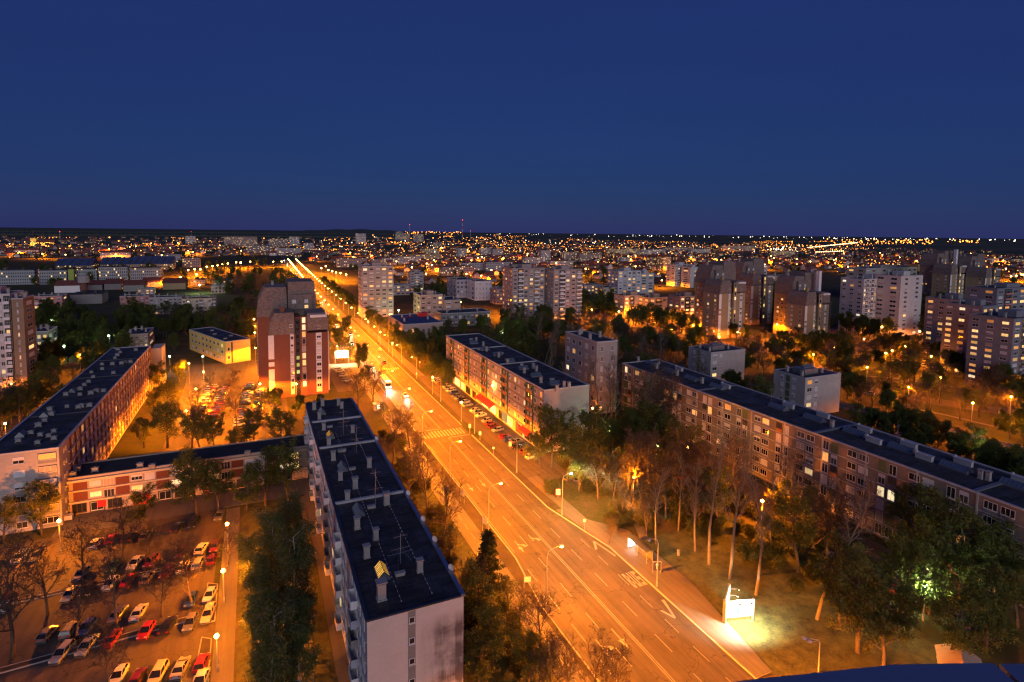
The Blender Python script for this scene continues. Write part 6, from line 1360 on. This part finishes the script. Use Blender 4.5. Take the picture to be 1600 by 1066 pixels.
scatter([(540, 405), (760, 398), (900, 400), (900, 420), (790, 440), (660, 445), (620, 430), (545, 420)], 60, hs('gabled town house right of the avenue', 'houses right of the avenue'), 14)
scatter([(0, 378), (150, 376), (420, 385), (430, 400), (300, 402), (90, 398), (0, 405)], 55, hs('gabled house in the left old town', 'houses of the left old town'), 16)
def farhouse(g):
    s = 1 + max(0, g.length - 1500) / 3500; a, c, h, rh = uni(8, 14) * s, uni(8, 10) * s, uni(3.5, 7), uni(2.5, 3.5) * s; x, y = g.x, g.y
    stuff_w.box(x - a / 2, x + a / 2, y - c / 2, y + c / 2, 0, h)
    stuff_r.add([(x - a / 2 - .4, y - c / 2 - .5, h - .2), (x + a / 2 + .4, y - c / 2 - .5, h - .2), (x + a / 2 + .4, y + c / 2 + .5, h - .2), (x - a / 2 - .4, y + c / 2 + .5, h - .2), (x - a / 2 - .4, y, h + rh), (x + a / 2 + .4, y, h + rh)], [(0, 1, 5, 4), (2, 3, 4, 5), (0, 4, 3), (1, 2, 5)])
scatter([(0, 370), (500, 371), (900, 375), (1250, 383), (1600, 396), (1600, 425), (1200, 420), (900, 420), (560, 418), (430, 400), (0, 402)], 1500, farhouse, 15, 8)
struct('distant_house_walls', stuff_w.mesh('distant_house_walls', 'far_wall'), 'stuff'); struct('distant_house_roofs', stuff_r.mesh('distant_house_roofs', 'red_tile'), 'stuff')
# flats and offices of the far town, each its own building
def far_block(xl, xr, yt, yb, m, label, group, dep=14, roof='roof_tar', cat='apartment block', name='apartment_block', gable=False):
    g = G(xl, yb); h = top_z(g, yt); lo, hi = g.x, g.x + 800
    for _ in range(40):
        m_ = (lo + hi) / 2
        if PX((m_, g.y, 0))[0] < xr: lo = m_
        else: hi = m_
    wd = lo - g.x; o = thing(name, label, cat, (g.x, g.y, 0), 0, group)
    b = MB(); b.box(0, wd, 0, dep, 0, h); part('wall', b, o, m)
    b = MB()
    if gable: b.prism_x([(-.6, h), (dep + .6, h), (dep / 2, h + 4.5)], -.5, wd + .5)
    else: b.box(-.3, wd + .3, -.3, dep + .3, h + .01, h + .5); b.box(wd * .3, wd * .3 + 3, dep * .3, dep * .6, h + .5, h + 2.6); b.box(wd * .7, wd * .7 + 2, dep * .3, dep * .6, h + .5, h + 2.0)
    part('roof', b, o, 'red_tile' if gable else roof); FOOT.append((g.x, lo, g.y, g.y + dep)); return o
FR = 'pale flats in the far town right of the avenue'; FG = 'far flats right of the avenue'
for xl, xr, yt, yb, m in [(527, 573, 404, 418, 'far_rose'), (598, 620, 403, 414, 'far_white'), (622, 658, 401, 413, 'far_white'), (640, 690, 398, 409, 'far_cream'), (580, 596, 405, 417, 'far_rose'), (715, 729, 388, 401, 'far_white'), (752, 768, 388, 402, 'far_white'), (770, 786, 389, 403, 'far_white'), (722, 760, 411, 423, 'far_white'), (760, 800, 410, 424, 'far_white'), (690, 740, 417, 431, 'far_rose'), (678, 690, 379, 388, 'far_grey'), (660, 686, 389, 398, 'far_cream'), (618, 630, 362, 376, 'far_grey'), (626, 640, 365, 376, 'far_rose'), (646, 662, 366, 378, 'far_grey'), (556, 572, 365, 381, 'far_white'), (475, 490, 380, 392, 'far_white'), (452, 468, 370, 384, 'far_white'), (420, 450, 373, 388, 'far_grey'), (370, 402, 370, 386, 'far_rose'), (350, 370, 370, 384, 'far_rose'), (290, 306, 369, 381, 'far_white'), (385, 425, 384, 396, 'far_grey'), (430, 470, 388, 399, 'far_white'),
        (880, 905, 394, 408, 'far_rose'), (905, 940, 396, 409, 'far_rose'), (950, 1000, 389, 399, 'far_cream'), (1004, 1040, 390, 398, 'far_white'), (845, 860, 391, 415, 'far_white'), (820, 845, 402, 418, 'far_white'), (800, 830, 413, 424, 'far_grey'), (1040, 1080, 387, 395, 'far_rose'), (1080, 1110, 389, 397, 'far_white'), (1130, 1180, 384, 392, 'far_rose'), (860, 900, 408, 418, 'far_white'), (1208, 1242, 392, 402, 'far_cream'), (970, 985, 402, 414, 'far_white'), (1512, 1535, 403, 412, 'far_white'), (1542, 1560, 404, 413, 'far_white'), (1580, 1600, 405, 414, 'far_cream')]:
    far_block(xl, xr, yt, yb, m, FR if xl > 500 else 'pale block in the far centre at the end of the avenue', FG if xl > 500 else 'far blocks at the end of the avenue')
far_block(1017, 1034, 403, 421, 'far_cream', 'yellow lit gabled house, left of two behind the orange flats', None, 16, gable=True, cat='house', name='house'); far_block(1036, 1048, 402, 423, 'far_cream', 'yellow lit gabled house, right of two behind the orange flats', None, 18, gable=True, cat='house', name='house')
far_block(1434, 1456, 413, 424, 'plaster_ochre', 'windowless ochre hall behind the right towers', None, 20, cat='hall', name='hall')
# office slabs and halls at the left
for xl, xr, yt, yb in [(-20, 55, 423, 446), (62, 105, 423, 445), (117, 152, 421, 443), (155, 200, 418, 443), (204, 252, 419, 442)]: far_block(xl, xr, yt, yb, 'far_office', 'long grey office slab with window bands at left', 'office slabs at left', 18, cat='office building', name='office_building')
o = far_block(107, 116, 421, 444, 'plaster_green', 'narrow green lit stair block between the office slabs', None, 16, cat='office building', name='office_building') if 'plaster_green' in M else None  # green glow of the stair block is put into its wall colour
for xl, xr, yt, yb in [(86, 140, 409, 424), (157, 205, 407, 422), (206, 268, 406, 422)]:
    g = G(xl, yb); h = top_z(g, yt); lo = G(xr, yb).x; wd = lo - g.x; o = thing('factory_hall', 'long factory hall with slanted dark roof lights at left', 'factory hall', (g.x, g.y, 0), 0, 'factory halls at left')
    b = MB(); b.box(0, wd, 0, 40, 0, h * .55); part('wall', b, o, 'far_cream'); b = MB(); b.prism_x([(-.5, h * .55), (40, h * .55), (28, h * 1.25), (20, h * 1.25)], -.4, wd + .4); part('roof', b, o, 'roof_blue')
    n = int(wd / 9)
    for k in range(n): b = MB(); x = wd * (k + .3) / n; b.add([(x, 1.5, h * .62), (x + 2.4, 1.5, h * .62), (x + 6, 16, h * 1.14), (x + 3.6, 16, h * 1.14)], [(0, 1, 2, 3)]); p_ = part('roof_light', b, o, 'panel_dark')
for xl, xr, yt, yb, m, lab in [(85, 125, 447, 458, 'panel_white', 'white barrel roofed storage hall at left'), (130, 160, 446, 454, 'panel_grey', 'dark low workshop right of the storage hall'), (163, 190, 444, 453, 'panel_grey', 'dark gabled workshop, second from the storage hall'), (193, 225, 446, 456, 'panel_grey', 'dark gabled workshop, third from the storage hall'), (222, 250, 441, 449, 'plaster_grey', 'brown workshop in front of the factory, left of two'), (254, 290, 443, 453, 'plaster_brown', 'brown workshop in front of the factory, right of two'), (298, 320, 438, 446, 'far_grey', 'grey house beside the bright white lamp'), (335, 362, 439, 451, 'far_cream', 'cream house right of the bright white lamp'), (285, 312, 403, 418, 'far_rose', 'pink factory head building beside the far street'), (255, 282, 398, 410, 'far_white', 'white hall behind the factory'), (157, 204, 395, 404, 'far_white', 'long white hall with red roof, old town'), (22, 60, 391, 400, 'far_white', 'long pale school house, old town'), (110, 160, 461, 476, 'panel_grey', 'grey low shed among dark trees')]:
    far_block(xl, xr, yt, yb, m, lab, None, 22, cat='hall', name='hall', gable=xl in (157, 22, 85, 130, 163, 193, 222, 254))
g = G(312, 446, 8); lamp(g.x, g.y, 8, 'bright white floodlight among the left houses', None, 'mercury', 0, 0, 12000)
g = G(132, 462); o = thing('water_tower', 'slim water tower with round hood at left', 'water tower', (g.x, g.y, 0)); h = top_z(g, 429)
b = MB(); b.tube([(0, 0, 0), (0, 0, h * .7)], [2.8, 2.4], 10); part('shaft', b, o, 'brick_red'); b = MB(); b.tube([(0, 0, h * .62), (0, 0, h * .92), (0, 0, h)], [4.6, 4.6, .8], 12); part('tank', b, o, 'plaster_grey')
# church with a lit yellow tower
g = G(53, 384); o = thing('church', 'church with golden lit tower and onion spire at left', 'church', (g.x, g.y, 0)); s = 1.0
b = MB(); b.box(-7, 7, -7, 7, 0, 26); part('tower', b, o, 'church_gold'); b = MB(); b.tube([(0, 0, 26), (0, 0, 30), (0, 0, 33), (0, 0, 36), (0, 0, 42), (0, 0, 56)], [8.5, 9.0, 5.0, 6.0, 2.4, .3], 10); part('spire', b, o, 'metal_dark')
b = MB(); b.box(8, 58, -6, 14, 0, 11); part('nave', b, o, 'plaster_ochre'); b = MB(); b.prism_x([(-7, 11), (15, 11), (4, 20)], 7.2, 59); part('roof', b, o, 'red_tile')
for dx, dy in ((-16, -14), (14, -16), (40, -16)): light(o, (dx, dy, 3), (1, .62, .12), 30000)
# works chimneys and masts on the skyline
for px, yt, yb, r_, lab, band in [(722.5, 344, 372, 4.0, 'tall striped works chimney on the skyline', 1), (640, 351, 372, 3.2, 'slim works chimney with lights, left of the striped one', 0), (94, 362, 376, 1.6, 'lattice mast with red beacon at far left', 0), (299, 362, 372, 1.0, 'short roof mast with red beacon', 0), (735, 361, 374, 2.2, 'short works stack right of the striped chimney', 0)]:
    g = G(px, yb); h = top_z(g, yt); o = thing('works_chimney', lab, 'chimney', (g.x, g.y, 0)); n = 6
    for k in range(n): b = MB(); b.tube([(0, 0, h * k / n), (0, 0, h * (k + 1) / n)], [r_ * (1 - .08 * k), r_ * (1 - .08 * (k + 1))], 10); part('shaft_ring', b, o, ('red_sign' if k % 2 else 'plaster_white') if band else 'concrete')
    b = MB(); b.ball((0, 0, h), r_ * .8 + .6, 8, 5); part('beacon', b, o, 'red_beacon')
# lights of the far town and of the villages on the plain
def lights(poly, n, m, name, hr=(4, 9), k=.00052, jitter=.7):
    b = MB()
    def f(g):
        if rnd() < .22 and name == 'town_lights':      # a street with its row of lamps
            a = random.choice((0, math.pi / 2)) + uni(-.3, .3); n_ = int(uni(5, 14)); st_ = uni(26, 36)
            for q in range(n_): f1(Vector((g.x + math.cos(a) * st_ * q, g.y + math.sin(a) * st_ * q, 0)), .62)
        else: f1(g, 1)
    def f1(g, k1):
        d = g.length; r_ = d * k * k1 * uni(1 - jitter, 1 + jitter); z = uni(*hr) + r_
        b.add([(g.x - r_, g.y, z), (g.x + r_, g.y, z), (g.x, g.y - r_, z), (g.x, g.y + r_, z), (g.x, g.y, z - r_), (g.x, g.y, z + r_)], [(0, 2, 5), (2, 1, 5), (1, 3, 5), (3, 0, 5), (2, 0, 4), (1, 2, 4), (3, 1, 4), (0, 3, 4)])
    scatter(poly, n, f, 9, 10); struct(name, b.mesh(name, m), 'stuff')
lights([(440, 372), (640, 368), (900, 374), (1200, 384), (1300, 392), (1200, 400), (900, 412), (700, 412), (520, 406), (450, 390)], 274, 'town_light', 'town_lights')
lights([(560, 366), (760, 367), (1000, 378), (1250, 388), (1180, 394), (800, 392), (560, 386)], 137, 'town_light', 'town_lights')
lights([(0, 374), (440, 374), (440, 398), (320, 402), (160, 400), (0, 410)], 63, 'town_light', 'town_lights')
lights([(480, 372), (760, 371), (1250, 388), (1180, 398), (800, 400), (500, 396)], 102, 'town_light_white', 'town_lights_white', k=.0005)
lights([(1200, 378), (1345, 379), (1340, 392), (1230, 400), (1190, 392)], 73, 'town_light', 'town_lights', k=.00062)
lights([(1205, 388), (1250, 386), (1245, 400), (1205, 402)], 44, 'town_light_white', 'town_lights_white', k=.00072)
lights([(1290, 401), (1600, 405), (1600, 440), (1440, 428), (1300, 425)], 63, 'town_light', 'town_lights', k=.00062)
lights([(560, 395), (960, 395), (1150, 400), (1150, 440), (960, 440), (640, 445), (560, 420)], 78, 'town_light', 'town_lights', k=.00072)
lights([(760, 365.6), (1000, 367.5), (1300, 371.5), (1600, 376), (1600, 378.5), (1300, 375), (1000, 371), (760, 369)], 144, 'town_light_white', 'village_lights', (5, 15), k=.00042)
lights([(1290, 375), (1460, 376.5), (1460, 384), (1300, 382)], 102, 'town_light', 'village_lights', (5, 12), k=.00062)
lights([(1480, 377), (1530, 377.5), (1530, 381), (1480, 380)], 20, 'town_light', 'village_lights', (5, 12), k=.00062)
lights([(620, 362.6), (720, 363.6), (720, 368), (620, 368)], 68, 'town_light', 'village_lights', (5, 40), k=.0005)
# glow of the orbital road
for a, b_, n in (((1262, 390), (1342, 380.5), 34), ((1275, 398), (1320, 396), 16)):
    b = MB()
    for k in range(n):
        g = G(a[0] + (b_[0] - a[0]) * k / n, a[1] + (b_[1] - a[1]) * k / n); r_ = g.length * .0007; b.ball((g.x, g.y, 9), r_, 6, 4)
    struct('road_lights', b.mesh('road_lights', 'road_glow'), 'stuff')
# lamps that light the far streets
RP = []
def street_light(g): RP.append(g)
scatter([(450, 385), (640, 378), (900, 380), (1250, 392), (1600, 402), (1600, 440), (1440, 425), (1200, 425), (960, 440), (640, 440), (560, 420)], 95, street_light, 40, 10)
scatter([(0, 380), (430, 380), (430, 400), (300, 404), (0, 415)], 22, street_light, 60, 10)
for g in RP:
    k = max(1.0, g.length / 1100); wh = 'left of the avenue' if PX(g)[0] < 440 else ('among the houses of the right half' if PX(g)[0] > 1000 else 'in the town centre right of the avenue')
    lamp(g.x, g.y, 9.0, 'far orange lamp ' + wh, 'lamps of the far town', 'sodium', 0, 0, round(16000 * k, -3))
# forest and hills at the horizon
def forest(name, pts, h, m, n=200):
    b = MB(); prev = None
    for (px0, py0), (px1, py1) in zip(pts[:-1], pts[1:]):
        for k in range(n):
            x = px0 + (px1 - px0) * k / n; y = py0 + (py1 - py0) * k / n; g = G(x, y); d = Vector((g.x, g.y, 0)).normalized()
            hh = h * (.7 + .6 * rnd()); cur = [(g.x, g.y, 0), (g.x, g.y, hh * .7), (g.x + d.x * 60, g.y + d.y * 60, hh), (g.x + d.x * 900, g.y + d.y * 900, hh * uni(.8, 1.1)), (g.x + d.x * 960, g.y + d.y * 960, 0)]
            if prev: 
                for j in range(4): b.add([prev[j], cur[j], cur[j + 1], prev[j + 1]], [(0, 1, 2, 3)])
            prev = cur
    struct(name, b.mesh(name, m), 'stuff')
forest('distant_forest', [(-120, 366.5), (330, 369.5), (620, 372)], 16, 'forest_green'); forest('distant_forest', [(-120, 361.5), (330, 364.5), (760, 368)], 18, 'forest_green')
b = MB(); prev = None
for k in range(61):
    px = 430 + k * 6; g = G(px, 366.5 + px * .0012); u = Vector((g.x, g.y, 0)).normalized(); hh = 95 * math.exp(-((px - 560) / 95) ** 2) * (1 + .12 * math.sin(k * .9)) + 8; c = u * 17000; cur = [(c.x, c.y, 0), (c.x + u.x * 800, c.y + u.y * 800, hh), (c.x + u.x * 3000, c.y + u.y * 3000, 0)]
    if prev:
        for j in range(2): b.add([prev[j], cur[j], cur[j + 1], prev[j + 1]], [(0, 1, 2, 3)])
    prev = cur
struct('hills', b.mesh('hills', 'forest_green'))

# ------------------------------------------------------------------ labels: look-alikes are told apart by their place in the row
ORD = ['first', 'second', 'third', 'fourth', 'fifth', 'sixth', 'seventh', 'eighth', 'ninth', 'tenth', 'eleventh', 'twelfth', 'thirteenth', 'fourteenth', 'fifteenth', 'sixteenth', 'seventeenth', 'eighteenth', 'nineteenth', 'twentieth']
TENS = ['', '', 'twenty', 'thirty', 'forty', 'fifty', 'sixty', 'seventy', 'eighty', 'ninety']
def ordinal(n): return ORD[n] if n < 20 else ('%s-%s' % (TENS[(n + 1) // 10], ORD[(n + 1) % 10 - 1]) if (n + 1) % 10 else TENS[(n + 1) // 10][:-1] + 'ieth')
by = {}
for o in ALL: by.setdefault(o['label'], []).append(o)
for lab, os_ in by.items():
    if len(os_) == 1: continue
    if len(os_) > 98:
        for o in os_:
            if 'group' not in o: o['group'] = lab
        continue
    depth = any(w_ in lab for w_ in ('kerb of the avenue', 'row right', 'row left', 'along the avenue'))
    def vis(o):
        p = PX((o.location.x, o.location.y, 4)); return -30 < p[0] < 1630 and p[1] < 1150
    os_.sort(key=(lambda o: (not vis(o), o.location.y)) if depth else (lambda o: (not vis(o), PX((o.location.x, o.location.y, 4))[0])))
    for k, o in enumerate(os_): o['label'] = lab + ', ' + ordinal(k) + (' from the near end' if depth else ' from the left')
